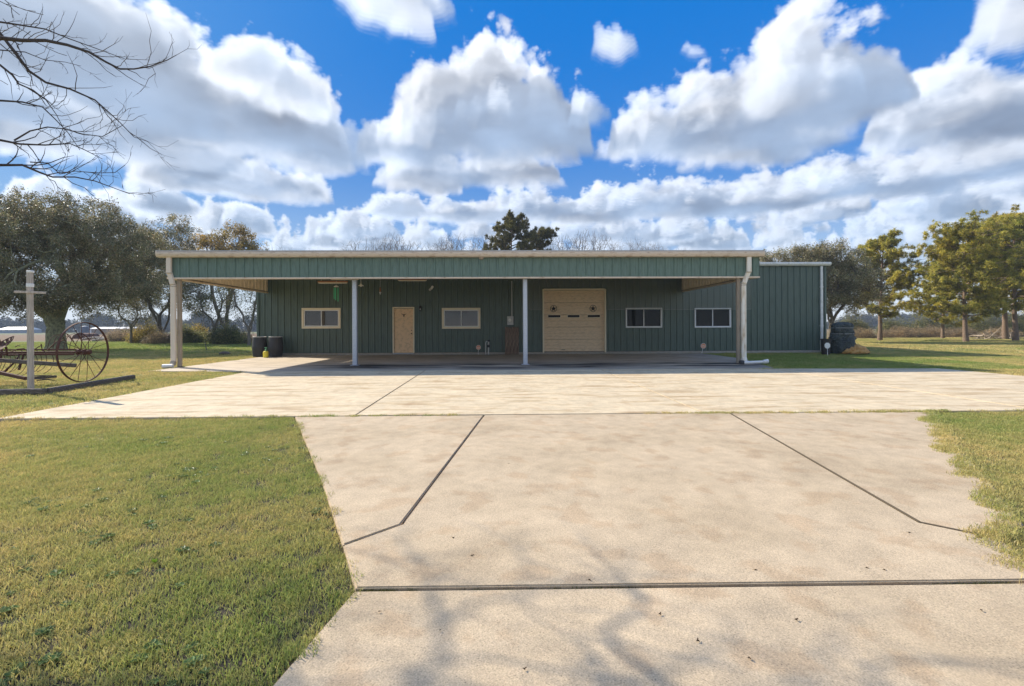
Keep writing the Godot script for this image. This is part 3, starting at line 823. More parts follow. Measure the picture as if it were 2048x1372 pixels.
# ---------------------------------------------------------------- the carport
func build_carport():
	var xl := -11.10; var xr := 8.95
	var root := thing("carport", "wide lean-to carport with a green ribbed fascia and tan gutter on posts", "carport", Vector3(-1.1, 0, -19.8))
	var y0 := 3.0; var y1 := 3.70
	var sheet := rib_sheet(3 * FOOT - 0.0015, y0, y1).mesh()
	var x := xl + 0.05
	var k := 0
	while x < xr - 0.05:
		var w := minf(3 * FOOT, xr - x)
		var m: Mesh = sheet if w > 3 * FOOT - 0.01 else rib_sheet(w - 0.0015, y0, y1).mesh()
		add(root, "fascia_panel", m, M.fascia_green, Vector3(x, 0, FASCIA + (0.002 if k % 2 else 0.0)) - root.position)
		x += w; k += 1
	# side fascias: green sheets outside, tan liner inside
	for s in [-1, 1]:
		var sx := xl if s < 0 else xr
		var z := FASCIA
		k = 0
		while z > WALL + 0.2:
			var w := minf(3 * FOOT, z - WALL - 0.08)
			var m: Mesh = sheet if w > 3 * FOOT - 0.01 else rib_sheet(w - 0.0015, y0, y1).mesh()
			var o := add(root, "fascia_panel", m, M.fascia_green, Vector3(sx, 0, (z - w) if s < 0 else z) - root.position)
			o.rotation.y = -PI / 2 if s < 0 else PI / 2
			z -= w; k += 1
		var li := MB.new()
		var sh := rib_sheet(FASCIA - WALL - 0.16, y0 + 0.06, y1 + 0.1)
		var lo := add(root, "liner_panel", sh.mesh(), M.liner_tan, Vector3(sx + (0.10 if s < 0 else -0.10), 0, FASCIA - 0.07 if s < 0 else WALL + 0.08) - root.position)
		lo.rotation.y = PI / 2 if s < 0 else -PI / 2
		li.box(Vector3(sx + (0.05 if s < 0 else -0.05), y0 - 0.005, (FASCIA + WALL) / 2), Vector3(0.15, 0.05, FASCIA - WALL - 0.16), Basis(), 0.006)
		part(root, "bottom_trim", li, M.gutter_tan)
		var core := MB.new()
		core.box(Vector3(sx + (0.05 if s < 0 else -0.05), (y0 + y1) / 2 + 0.02, (FASCIA + WALL) / 2), Vector3(0.07, y1 - y0 - 0.04, FASCIA - WALL - 0.2))
		part(root, "side_beam", core, M.column_tan)
	var fl := MB.new()
	fl.box(Vector3((xl + xr) / 2, (y0 + y1) / 2 + 0.02, FASCIA - 0.06), Vector3(xr - xl - 0.04, y1 - y0 - 0.04, 0.09))
	part(root, "front_beam", fl, M.column_tan)
	var bt := MB.new()
	bt.box(Vector3((xl + xr) / 2, y0 - 0.008, FASCIA - 0.035), Vector3(xr - xl + 0.06, 0.055, 0.17), Basis(), 0.006)
	part(root, "bottom_trim", bt, M.gutter_tan)
	# roof sheet, with tan ceiling beneath and purlins
	var roof := MB.new()
	var a := Vector3(xl - 0.16, 3.86, FASCIA + 0.08); var b := Vector3(xr + 0.06, 3.86, FASCIA + 0.08); var c := Vector3(xr + 0.06, 4.12, WALL + 0.06); var d := Vector3(xl - 0.16, 4.12, WALL + 0.06)
	var dn := Vector3(0, -0.03, 0)
	roof.quad(a, b, c, d); roof.quad(a + dn, b + dn, b, a); roof.quad(b + dn, c + dn, c, b); roof.quad(d + dn, a + dn, a, d)
	part(root, "roof_sheet", roof, M.roof_metal)
	var ceil := MB.new()
	var lower := Vector3(0, -0.10, 0); var ins := Vector3(0.2, 0, 0)
	ceil.quad(d + lower + ins, c + lower - ins, b + lower - ins + Vector3(0, 0, -0.2), a + lower + ins + Vector3(0, 0, -0.2))
	ceil.quad(a + dn * 1.2 + ins, b + dn * 1.2 - ins, c + dn * 1.2 - ins, d + dn * 1.2 + ins)
	part(root, "ceiling", ceil, M.liner_tan)
	for n in 4:
		var pu := MB.new()
		var z := lerpf(FASCIA - 1.2, WALL + 0.8, n / 3.0)
		pu.box(Vector3((xl + xr) / 2, lerpf(3.60, 3.86, (FASCIA - z) / (FASCIA - WALL)) + 0.06, z), Vector3(xr - xl - 0.3, 0.16, 0.06))
		part(root, "purlin", pu, M.liner_tan)
	# gutter in five lengths, each lapped at its seam
	var cuts := [-11.38, -9.22, -3.42, 2.55, 7.60, 9.05]
	for n in 5:
		var g := MB.new()
		var lap := 0.0025 * (n % 2)
		var prof := [[0.0, 3.875], [0.15 + lap, 3.875], [0.185 + lap, 3.86], [0.20 + lap, 3.82], [0.195 + lap, 3.77], [0.165 + lap, 3.705], [0.14 + lap, 3.685], [0.0, 3.68]]
		sweep_x(g, prof, cuts[n], cuts[n + 1] + (0.03 if n < 4 and n % 2 == 1 else 0.0), FASCIA + 0.035)
		var o := part(root, "gutter", g, M.gutter_tan)
		var lip := MB.new()
		lip.box(Vector3((cuts[n] + cuts[n + 1]) / 2, 3.886, FASCIA + 0.11), Vector3(cuts[n + 1] - cuts[n], 0.020, 0.23 + lap))
		part(o, "lip", lip, M.roof_metal)
	var nest := MB.new()
	nest.lathe([[0.0, -0.07], [0.06, -0.05], [0.10, 0.0], [0.11, 0.05], [0.0, 0.06]], Vector3(-0.62, 3.67, FASCIA + 0.05), 10)
	part(root, "wasp_nest", nest, M.pale_log)
	# posts
	for p in [[-5.04, 16.95], [0.88, 16.8]]:
		var mb := MB.new()
		mb.box(Vector3(p[0], 1.50, -p[1]), Vector3(0.155, 2.97, 0.155), Basis(), 0.02)
		var o := part(root, "post", mb, M.galvanised, Vector3(p[0], 0, -p[1]))
		o.set_meta("label", "galvanised square post in the middle of the carport front")
		var bp := MB.new(); bp.box(Vector3(p[0], 0.012, -p[1]), Vector3(0.27, 0.018, 0.27), Basis(), 0.004)
		part(o, "base_plate", bp, M.galvanised)
	for s in [-1, 1]:
		var cx := -10.815 if s < 0 else 8.285
		var mb := MB.new()
		mb.box(Vector3(cx, 1.48, FASCIA - 0.12), Vector3(0.10, 3.0, 0.12), Basis(), 0.010)
		# the lips of the channel column
		mb.box(Vector3(cx + 0.03 * s, 1.48, FASCIA - 0.052), Vector3(0.03, 2.98, 0.016), Basis(), 0.003)
		var o := part(root, "post", mb, M.column_tan, Vector3(cx, 0, FASCIA - 0.12))
		o.set_meta("label", "tan channel column at the %s end of the carport" % ("left" if s < 0 else "right"))
		var bp := MB.new(); bp.box(Vector3(cx, 0.012, FASCIA - 0.12), Vector3(0.20, 0.02, 0.20), Basis(), 0.004)
		part(o, "base_plate", bp, M.black_metal)
		# downspout: down the fascia, in to the post, down the post
		var ux := -11.02 if s < 0 else 8.56
		var lx := -10.93 if s < 0 else 8.41
		var ds := MB.new()
		ds.box(Vector3(ux, 3.42, FASCIA + 0.095), Vector3(0.155, 0.56, 0.10), Basis(), 0.014)
		ds.box(Vector3(lx, 1.50, FASCIA + 0.025), Vector3(0.155, 2.62, 0.10), Basis(), 0.014)
		var dso := part(root, "downspout", ds, M.downspout_tan if s < 0 else M.cream_metal, Vector3(lx, 0.1, FASCIA))
		var el := MB.new()
		var mid := Vector3((ux + lx) / 2, 2.98, FASCIA + 0.06)
		var dirv := Vector3(lx - ux, -0.36, -0.07)
		el.box(mid, Vector3(0.15, dirv.length() + 0.03, 0.098), Basis(Vector3.BACK, atan2(dirv.x, -dirv.y)), 0.014)
		part(dso, "elbow", el, M.downspout_tan if s < 0 else M.cream_metal)
		for y in [2.72, 2.78, 3.16]:
			var st := MB.new()
			st.box(Vector3(ux if y > 3.0 else lx, y, FASCIA + (0.095 if y > 3.0 else 0.025)), Vector3(0.172, 0.022, 0.112), Basis(), 0.004)
			part(dso, "strap", st, M.column_tan)
		var ft := MB.new()
		ft.box(Vector3(lx, 0.15, FASCIA + 0.06), Vector3(0.158, 0.14, 0.12), Basis(Vector3.RIGHT, -0.35), 0.014)
		part(dso, "outlet", ft, M.column_tan if s < 0 else M.cream_metal)

# ---------------------------------------------------------------- things on and round the building
func text_mesh(words: String, size: float, depth := 0.002) -> TextMesh:
	var t := TextMesh.new(); t.text = words; t.depth = depth; t.pixel_size = size / 16.0; t.font_size = 16
	var f := SystemFont.new(); f.font_names = PackedStringArray(["Droid Sans"]); f.font_weight = 700
	t.font = f
	return t
func star_shape(c: Vector3, r: float) -> MB:
	var mb := MB.new()
	var pts := []
	for k in 10:
		var a := PI / 2 + TAU * k / 10.0
		var q := r if k % 2 == 0 else r * 0.40
		pts.append(c + Vector3(cos(a) * q, sin(a) * q, 0))
	for k in 10:
		mb.tri(c + Vector3(0, 0, 0.03), pts[k], pts[(k + 1) % 10])
		mb.quad(pts[k], pts[k] - Vector3(0, 0, 0.01), pts[(k + 1) % 10] - Vector3(0, 0, 0.01), pts[(k + 1) % 10])
	return mb
func build_wall_things():
	for s in 2:
		var c := Vector3(2.60 if s == 0 else 4.52, 2.19, WALL - 0.035)
		var t := thing("barn_star", "black metal star in a ring on the %s half of the tan garage door" % ("left" if s == 0 else "right"), "wall star", c, "ring stars on the garage door")
		part(t, "star", star_shape(c, 0.15), M.black_metal)
		var ring := MB.new()
		var pts := []; var rad := []
		for k in 29:
			var a := TAU * k / 28.0
			pts.append(c + Vector3(cos(a) * 0.158, sin(a) * 0.158, 0.006)); rad.append(0.011)
		ring.tube(pts, rad, 6)
		part(t, "ring", ring, M.black_metal)
	# brown steer head plaque on the tan door
	var pc := Vector3(-4.60, 1.90, WALL - 0.006)
	var pl := thing("door_plaque", "small brown horned steer head plaque on the tan door", "plaque", pc)
	var hd := MB.new()
	hd.lathe([[0.0, -0.085], [0.018, -0.075], [0.026, -0.03], [0.040, 0.02], [0.030, 0.045], [0.0, 0.05]], pc + Vector3(0, 0, 0.012), 10)
	part(pl, "head", hd, M.brown_metal)
	for s in [-1.0, 1.0]:
		var h := MB.new()
		h.tube([pc + Vector3(0.025 * s, 0.03, 0.012), pc + Vector3(0.07 * s, 0.035, 0.014), pc + Vector3(0.105 * s, 0.06, 0.016), pc + Vector3(0.11 * s, 0.10, 0.016)], [0.014, 0.012, 0.009, 0.003], 6)
		part(pl, "horn", h, M.brown_metal)
	# black lantern right of the door
	var lp := Vector3(-3.80, 2.20, WALL + 0.10)
	var la := thing("wall_lantern", "black carriage lantern on the wall right of the tan door", "wall lamp", lp)
	var mb := MB.new()
	mb.box(lp + Vector3(0, 0.04, -0.075), Vector3(0.11, 0.17, 0.025), Basis(), 0.006)
	mb.tube([lp + Vector3(0, 0.09, -0.06), lp + Vector3(0, 0.16, -0.03), lp + Vector3(0, 0.16, 0.0), lp + Vector3(0, 0.12, 0.0)], [0.01, 0.01, 0.01, 0.01], 6)
	part(la, "bracket", mb, M.black_metal)
	mb = MB.new(); mb.lathe([[0.0, 0.13], [0.02, 0.12], [0.085, 0.075], [0.09, 0.065], [0.06, 0.06], [0.0, 0.06]].map(func(q): return [q[0], q[1] - 0.0]), lp, 6)
	part(la, "cap", mb, M.black_metal)
	mb = MB.new(); mb.lathe([[0.045, -0.11], [0.07, 0.062]], lp, 6)
	part(la, "glass_shade", mb, M.glass)
	mb = MB.new(); mb.lathe([[0.0, -0.13], [0.045, -0.12], [0.05, -0.105], [0.0, -0.10]], lp, 6)
	part(la, "base", mb, M.black_metal)
	mb = MB.new(); mb.lathe([[0.0, -0.07], [0.022, -0.06], [0.028, -0.02], [0.016, 0.02], [0.0, 0.03]], lp, 8)
	part(la, "bulb", mb, M.lamp_white)
	# white twin flood light high on the wall
	var fp := Vector3(-3.27, 3.18, WALL + 0.05)
	var fl := thing("flood_light", "small white twin spotlight high on the wall above the lantern", "wall lamp", fp)
	mb = MB.new(); mb.lathe([[0.0, 0.0], [0.06, 0.0], [0.055, 0.03], [0.0, 0.034]], fp - Vector3(0, 0, 0.02), 14, Basis(Vector3.RIGHT, PI / 2))
	part(fl, "mount", mb, M.lamp_white)
	for s in [-1.0, 1.0]:
		mb = MB.new()
		var q := fp + Vector3(0.05 * s, -0.06 if s < 0 else 0.07, 0.06)
		mb.lathe([[0.0, -0.08], [0.03, -0.075], [0.035, -0.02], [0.06, 0.03], [0.058, 0.05], [0.0, 0.04]], q, 12, Basis(Vector3(0, 0, 1), 0.6 * s) * Basis(Vector3.RIGHT, 1.9))
		mb.tube([fp, fp.lerp(q, 0.5), q], [0.012, 0.012, 0.012], 6)
		part(fl, "lamp_head", mb, M.lamp_white if s > 0 else M.meter_grey)
	# electric meter above a weathered board box, behind the right middle post
	var mp := Vector3(0.57, 0.1, WALL + 0.10)
	var bx := thing("board_box", "weathered upright board box against the wall left of the garage door", "box", mp)
	for k in 4:
		mb = MB.new()
		mb.box(Vector3(0.325 + 0.165 * k, 0.60 - 0.012 * (k % 2), WALL + 0.26), Vector3(0.158, 1.38 - 0.024 * (k % 2), 0.022), Basis(), 0.004)
		part(bx, "board", mb, M.old_wood)
	for s in 2:
		mb = MB.new(); mb.box(Vector3(0.255 if s == 0 else 0.89, 0.59, WALL + 0.147), Vector3(0.02, 1.36, 0.20), Basis(), 0.003)
		part(bx, "side_board", mb, M.old_wood)
	mb = MB.new(); mb.box(Vector3(0.572, 1.302, WALL + 0.16), Vector3(0.68, 0.022, 0.235), Basis(), 0.003)
	part(bx, "lid", mb, M.old_wood)
	var ep := Vector3(0.50, 1.62, WALL + 0.09)
	var em := thing("electric_meter", "grey electric meter with a round white dial above the board box", "meter", ep)
	mb = MB.new(); mb.box(ep, Vector3(0.30, 0.42, 0.11), Basis(), 0.012)
	part(em, "case", mb, M.meter_grey)
	mb = MB.new(); mb.lathe([[0.085, 0.0], [0.085, 0.03], [0.075, 0.075], [0.05, 0.09], [0.0, 0.095]], ep + Vector3(-0.02, 0.02, 0.056), 18, Basis(Vector3.RIGHT, PI / 2))
	part(em, "dial", mb, M.lamp_white)
	mb = MB.new(); mb.tube([ep + Vector3(0.08, 0.2, 0), ep + Vector3(0.08, 1.9, -0.02)], [0.022, 0.022], 8)
	part(em, "conduit", mb, M.meter_grey)
	# water riser with a tap, and the round sign on a stake before it
	var vp := Vector3(-0.68, 0.1, WALL + 0.22)
	var va := thing("water_pipe", "dark standpipe with valves against the wall behind the small round sign", "pipe", vp)
	mb = MB.new()
	mb.tube([vp + Vector3(0, -0.1, 0), vp + Vector3(0, 0.45, 0), vp + Vector3(0.02, 0.52, 0), vp + Vector3(0.09, 0.54, 0)], [0.024, 0.024, 0.026, 0.024], 8, true)
	mb.tube([vp + Vector3(0.13, -0.1, 0), vp + Vector3(0.13, 0.5, 0), vp + Vector3(0.13, 0.56, 0.0)], [0.034, 0.034, 0.03], 8, true)
	part(va, "riser", mb, M.meter_grey)
	mb = MB.new()
	mb.box(vp + Vector3(0.13, 0.30, 0.0), Vector3(0.13, 0.11, 0.11), Basis(), 0.02)
	mb.lathe([[0.0, 0.0], [0.05, 0.0], [0.05, 0.012], [0.0, 0.014]], vp + Vector3(0.13, 0.32, 0.05), 10, Basis(Vector3.RIGHT, PI / 2))
	part(va, "valve", mb, M.black_metal)
	mb = MB.new(); mb.box(vp + Vector3(0.14, 0.56, 0.0), Vector3(0.12, 0.09, 0.10), Basis(), 0.02)
	part(va, "cap", mb, M.black_metal)
	round_sign(Vector3(-1.03, 0.0, WALL + 0.55), 0.115, 0.36, 0.02, "small round orange sign on a stake by the standpipe", true)
	round_sign(Vector3(9.68, 0.0, WALL + 0.30), 0.135, 0.36, -0.10, "round orange and white yard sign on a leaning stake below the right window", true)
	round_sign(at(1655, 694, 20.9) * Vector3(1, 0, 1), 0.135, 0.43, 0.06, "round white yard sign on a stake at the right corner of the building", false)
	# wire netting stretched along the wall round the garage door
	var zn := WALL + 0.16
	var net := thing("wire_netting", "pale wire netting hung on the upper wall round the garage door", "netting", Vector3(6.5, 2.12, zn))
	var areas := [[1.36, 2.02, 2.13, 3.66], [2.02, 5.17, 3.20, 3.66], [5.17, 12.2, 2.13, 3.66]]
	var wires := MB.new()
	var stepx := 0.075
	for ar in areas:
		var w: float = ar[1] - ar[0]; var h: float = ar[3] - ar[2]
		for sgn in [-1.0, 1.0]:
			var off := -h
			while off < w:
				# a diagonal from (off, 0) to (off + h, h), cut to the area
				var t0 := maxf(0.0, -off); var t1 := minf(h, w - off)
				if t1 > t0 + 0.01:
					var xa: float = off + t0; var xb: float = off + t1
					if sgn < 0: xa = w - xa; xb = w - xb
					var p := Vector3(ar[0] + xa, ar[2] + t0, zn); var q := Vector3(ar[0] + xb, ar[2] + t1, zn + 0.003 * sgn)
					var sd := Vector3(0.7071 * sgn, -0.7071, 0) * 0.0032
					wires.quad(p - sd, p + sd, q + sd, q - sd)
					wires.quad(p + Vector3(0, 0, -0.004), p - sd, q - sd, q + Vector3(0, 0, -0.004))
				off += stepx
	stuff(part(net, "mesh_wires", wires, M.wire))
	var rope := MB.new()
	rope.tube([Vector3(1.36, 3.6, zn), Vector3(1.37, 2.6, zn + 0.02), Vector3(1.44, 2.13, zn), Vector3(2.02, 2.125, zn)], [0.008, 0.008, 0.008, 0.008], 5)
	rope.tube([Vector3(5.17, 2.13, zn), Vector3(8.0, 2.115, zn), Vector3(11.9, 2.12, zn + 0.02), Vector3(12.2, 2.13, zn)], [0.008, 0.008, 0.008, 0.008], 5)
	part(net, "edge_rope", rope, M.wire)
func round_sign(p: Vector3, r: float, h: float, lean: float, label: String, orange: bool):
	var t := thing("yard_sign", label, "yard sign", p)
	var c := p + Vector3(lean * -0.6 + 0.03, h, 0)
	var st := MB.new()
	st.tube([p + Vector3(0, -0.1, 0), p.lerp(c, 0.5), c + Vector3(0, -r * 0.3, -0.008)], [0.010, 0.010, 0.009], 6, true)
	part(t, "stake", st, M.sign_white)
	var face := Basis(Vector3.RIGHT, PI / 2)
	var d := MB.new()
	d.lathe([[0.0, -0.006], [r, -0.006], [r, 0.004], [0.0, 0.004]], c, 8 if orange else 8, Basis(Vector3.BACK, PI / 8) * face)
	part(t, "plate", d, M.sign_white)
	if orange:
		d = MB.new()
		d.lathe([[0.0, 0.005], [r * 0.88, 0.005], [r * 0.88, 0.006], [0.0, 0.0065]], c, 8, Basis(Vector3.BACK, PI / 8) * face)
		part(t, "panel", d, M.sign_orange)
		d = MB.new()
		for k in 5: d.box(c + Vector3((k - 2) * r * 0.26, 0.005 + 0.012 * ((k * 7) % 3 - 1), 0.008), Vector3(r * 0.15, r * 0.34, 0.004))
		d.box(c + Vector3(0, -r * 0.45, 0.008), Vector3(r * 0.9, r * 0.12, 0.004))
		part(t, "lettering", d, M.sign_white)
func build_hanging():
	# strip lights under the roof
	for q in [[666, 566, 21.0, "nearer tan strip light above the first window", -0.55], [690, 559, 21.9, "farther tan strip light behind the wind chime", -0.6], [825, 561.5, 21.2, "tan strip light hanging above the tan door", 0.0]]:
		var c := at(q[0], q[1], q[2])
		var t := thing("strip_light", q[3], "light fixture", c, "strip lights under the carport roof")
		var mb := MB.new()
		mb.box(c + Vector3(0, 0.055, 0), Vector3(1.26, 0.07, 0.14), Basis(), 0.01)
		part(t, "housing", mb, M.lamp_rust)
		mb = MB.new()
		var bs := Basis(Vector3.RIGHT, 0.0)
		mb.box(c + Vector3(0, 0.005, 0.045), Vector3(1.24, 0.03, 0.012), bs, 0.004)
		part(t, "reflector", mb, M.trim_cream)
		for s in [-1, 1]:
			mb = MB.new(); mb.tube([c + Vector3(-0.59, 0.0, 0.03 * s), c + Vector3(0.59, 0.0, 0.03 * s)], [0.016, 0.016], 8, true)
			part(t, "tube", mb, M.lamp_white)
			mb = MB.new(); mb.tube([c + Vector3(0.5 * s, 0.09, 0), c + Vector3(0.5 * s, 0.60, 0)], [0.006, 0.006], 4)
			part(t, "chain", mb, M.meter_grey)
	var c := at(672.5, 571, 20.4)
	var t := thing("wind_chime", "wind chime with bright green tubes hanging in front of the first window", "wind chime", c)
	var mb := MB.new(); mb.lathe([[0.0, 0.0], [0.10, 0.0], [0.10, 0.015], [0.035, 0.06], [0.0, 0.07]], c + Vector3(0, -0.06, 0), 12)
	part(t, "top_plate", mb, M.lamp_white)
	mb = MB.new(); mb.tube([c, c + Vector3(0, 0.75, 0)], [0.005, 0.005], 4)
	part(t, "cord", mb, M.meter_grey)
	for k in 5:
		var a := TAU * k / 5.0 + 0.3
		var p := c + Vector3(cos(a) * 0.085, -0.10, sin(a) * 0.085)
		mb = MB.new(); mb.tube([p, p + Vector3(0, -0.36 - 0.05 * k, 0)], [0.017, 0.017], 8, true)
		mb.tube([p + Vector3(0, 0.045, 0), p], [0.003, 0.003], 4)
		part(t, "chime_tube", mb, M.chime_green)
	c = at(722, 569.5, 20.2)
	t = thing("pendant_lamp", "small white dish lamp hanging right of the galvanised post", "hanging lamp", c)
	mb = MB.new(); mb.lathe([[0.115, -0.05], [0.10, -0.035], [0.05, 0.0], [0.03, 0.04], [0.0, 0.045]], c, 16)
	part(t, "shade", mb, M.lamp_white)
	mb = MB.new(); mb.lathe([[0.0, -0.085], [0.025, -0.08], [0.035, -0.045], [0.02, -0.01], [0.0, 0.0]], c, 10)
	part(t, "bulb", mb, M.lamp_white)
	mb = MB.new(); mb.tube([c + Vector3(0, 0.03, 0), c + Vector3(0, 0.12, 0), c + Vector3(0, 0.72, 0)], [0.03, 0.014, 0.008], 6)
	part(t, "stem", mb, M.meter_grey)
	c = at(760.5, 580, 20.2)
	t = thing("bird_feeder", "thin hanging feeder on a long chain left of the tan door", "feeder", c)
	mb = MB.new(); mb.tube([c + Vector3(0, 0.12, 0), c + Vector3(0, 0.9, 0)], [0.005, 0.005], 4)
	part(t, "chain", mb, M.meter_grey)
	mb = MB.new(); mb.lathe([[0.0, -0.08], [0.03, -0.07], [0.038, 0.0], [0.022, 0.05], [0.032, 0.08], [0.0, 0.12]], c, 10)
	part(t, "bottle", mb, M.lamp_rust)
	mb = MB.new(); mb.lathe([[0.0, -0.20], [0.012, -0.18], [0.045, -0.10], [0.048, -0.085], [0.0, -0.08]], c, 10)
	part(t, "dish", mb, M.meter_grey)
func build_yard_things():
	for s in 2:
		var p := Vector3(-11.35 if s == 0 else -9.98, 0, -22.55)
		if s == 0: p = at(519.5, 706, 22.55) * Vector3(1, 0, 1)
		else: p = at(551.5, 706, 22.5) * Vector3(1, 0, 1)
		var t := thing("barrel", ["black plastic barrel at the left corner of the building", "black open barrel with a pale rubbed edge right of the yellow jug"][s], "barrel", p, "black barrels by the wall")
		var mb := MB.new()
		mb.lathe([[0.0, 0.0], [0.265, 0.0], [0.285, 0.03], [0.30, 0.20], [0.325, 0.42], [0.318, 0.50], [0.30, 0.72], [0.285, 0.86], [0.285, 0.905], [0.265, 0.905], [0.265, 0.84], [0.0, 0.82]], p, 22)
		part(t, "body", mb, M.barrel_black)
		mb = MB.new()
		var pts := []; var rad := []
		for k in 23:
			var a := TAU * k / 22.0
			pts.append(p + Vector3(cos(a) * 0.283, 0.905, sin(a) * 0.283)); rad.append(0.014)
		mb.tube(pts, rad, 6)
		part(t, "rim", mb, M.meter_grey)
	var j := at(532, 706, 21.75) * Vector3(1, 0, 1)
	var t := thing("sprayer_jug", "yellow pump jug with a green neck between the black barrels", "jug", j)
	var mb := MB.new(); mb.lathe([[0.0, 0.0], [0.105, 0.0], [0.12, 0.02], [0.125, 0.20], [0.11, 0.27], [0.05, 0.30], [0.0, 0.30]], j, 16)
	part(t, "tank", mb, M.jug_yellow)
	mb = MB.new(); mb.lathe([[0.0, 0.29], [0.045, 0.29], [0.045, 0.36], [0.028, 0.38], [0.026, 0.42], [0.06, 0.43], [0.06, 0.455], [0.0, 0.46]], j, 12)
	part(t, "pump", mb, M.jug_green)
	mb = MB.new(); mb.tube([j + Vector3(0.04, 0.33, 0.03), j + Vector3(0.13, 0.30, 0.06), j + Vector3(0.155, 0.12, 0.06), j + Vector3(0.13, 0.03, 0.07)], [0.008, 0.008, 0.008, 0.008], 5)
	part(t, "hose", mb, M.barrel_black)
	# white drain pipe lying before the right post
	var pa := at(1490, 725, 16.25); pa.y = 0.06
	var pb := at(1533, 722, 16.25); pb.y = 0.085
	t = thing("drain_pipe", "chipped white drain pipe lying on the concrete at the right post", "pipe", Vector3(pa.x, 0, pa.z))
	mb = MB.new(); mb.tube([pa + Vector3(-0.05, 0.02, -0.05), pa, pa.lerp(pb, 0.6), pb], [0.052, 0.052, 0.052, 0.052], 14, true)
	part(t, "pipe", mb, M.pipe_white)
	mb = MB.new()
	var u := (pb - pa).normalized()
	mb.tube([pb - u * 0.10 + Vector3(0, 0.004, 0), pb + u * 0.05 + Vector3(0, 0.02, 0)], [0.07, 0.074], 14, true)
	part(t, "socket", mb, M.pipe_white)
	mb = MB.new(); mb.box(pa + Vector3(-0.10, 0.01, -0.03), Vector3(0.16, 0.14, 0.14), Basis(), 0.03)
	part(t, "adapter", mb, M.barrel_black)
	# white splash pipe at the left post
	pa = at(326, 733, 16.3); pa.y = 0.055; pb = at(346, 732, 16.3); pb.y = 0.075
	t = thing("splash_pipe", "short pale spout lying at the foot of the left post", "pipe", Vector3(pa.x, 0, pa.z))
	mb = MB.new(); mb.tube([pa, pa.lerp(pb, 0.5), pb], [0.075, 0.07, 0.06], 12, true)
	part(t, "spout", mb, M.pipe_white)
	# covered machine and dark bin at the right corner
	var bp := at(1651.5, 705, 21.6) * Vector3(1, 0, 1)
	t = thing("plastic_bin", "dark brown tall bin standing at the right corner of the building", "bin", bp)
	mb = MB.new()
	mb.lathe([[0.0, 0.0], [0.17, 0.0], [0.185, 0.3], [0.20, 0.66], [0.215, 0.67], [0.215, 0.71], [0.19, 0.71], [0.185, 0.62], [0.0, 0.60]], bp, 14)
	part(t, "body", mb, M.bin_dark)
	var cp := at(1690, 706, 22.0) * Vector3(1, 0, 1)
	t = thing("covered_mower", "machine wrapped in dark camouflage and ochre tarps beside the building", "mower", cp)
	var wob := FastNoiseLite.new(); wob.seed = 4; wob.frequency = 2.2; wob.fractal_octaves = 3
	draped(t, "upper_cover", cp + Vector3(-0.12, 0.62, 0), [[0.50, 0.42], [0.56, 0.40], [0.46, 0.38], [0.44, 0.37], [0.47, 0.38], [0.435, 0.36], [0.45, 0.37], [0.41, 0.34], [0.20, 0.18], [0.0, 0.0]], [0.0, 0.10, 0.24, 0.33, 0.42, 0.50, 0.66, 0.76, 0.83, 0.85], M.tarp_camo, wob)
	draped(t, "lower_cover", cp + Vector3(-0.12, -0.02, 0.05), [[0.46, 0.46], [0.50, 0.48], [0.50, 0.46], [0.47, 0.44], [0.44, 0.40], [0.0, 0.0]], [0.06, 0.20, 0.38, 0.56, 0.72, 0.76], M.tarp_camo, wob)
	draped(t, "ochre_cover", cp + Vector3(0.20, 0.0, 0.26), [[0.60, 0.46], [0.62, 0.50], [0.54, 0.46], [0.40, 0.38], [0.20, 0.20], [0.0, 0.0]], [0.04, 0.11, 0.22, 0.34, 0.43, 0.46], M.tarp_ochre, wob)
	mb = MB.new()
	for y in [0.93, 1.20]:
		var pts := []; var rad := []
		for k in 21:
			var a := TAU * k / 20.0
			pts.append(cp + Vector3(-0.12 + cos(a) * 0.46, y, sin(a) * 0.39)); rad.append(0.009)
		mb.tube(pts, rad, 5)
	part(t, "strap", mb, M.meter_grey)
	for s in 2:
		mb = MB.new()
		var wc := cp + Vector3(0.72 + 0.08 * s, 0.11, 0.42 - 0.62 * s)
		mb.lathe([[0.0, -0.05], [0.06, -0.05], [0.11, -0.04], [0.115, 0.0], [0.11, 0.04], [0.06, 0.05], [0.0, 0.05]], wc, 16, Basis(Vector3.RIGHT, PI / 2))
		part(t, "wheel", mb, M.tyre)
	# dark lump and leaning stick in the grass left of the building
	var lp := at(450, 706.5, 24.6); lp.y = land(lp.x, lp.z)
	mb = MB.new()
	mb.tube([lp + Vector3(-0.26, 0.07, 0.02), lp + Vector3(-0.1, 0.10, 0), lp + Vector3(0.12, 0.09, 0), lp + Vector3(0.26, 0.06, 0.03)], [0.06, 0.095, 0.09, 0.05], 9, true)
	tag(part(self, "log", mb, M.timber_grey, lp), "short dark log lying in the grass left of the building", "log")
	var sp := at(412, 697, 30.0); sp.y = land(sp.x, sp.z)
	mb = MB.new(); mb.tube([sp + Vector3(0.06, 0, 0), sp + Vector3(-0.02, 0.26, 0), sp + Vector3(-0.06, 0.52, 0)], [0.035, 0.03, 0.025], 7, true)
	tag(part(self, "stick", mb, M.timber_grey, sp), "thin dark stick standing in the lawn behind the left post", "stick")
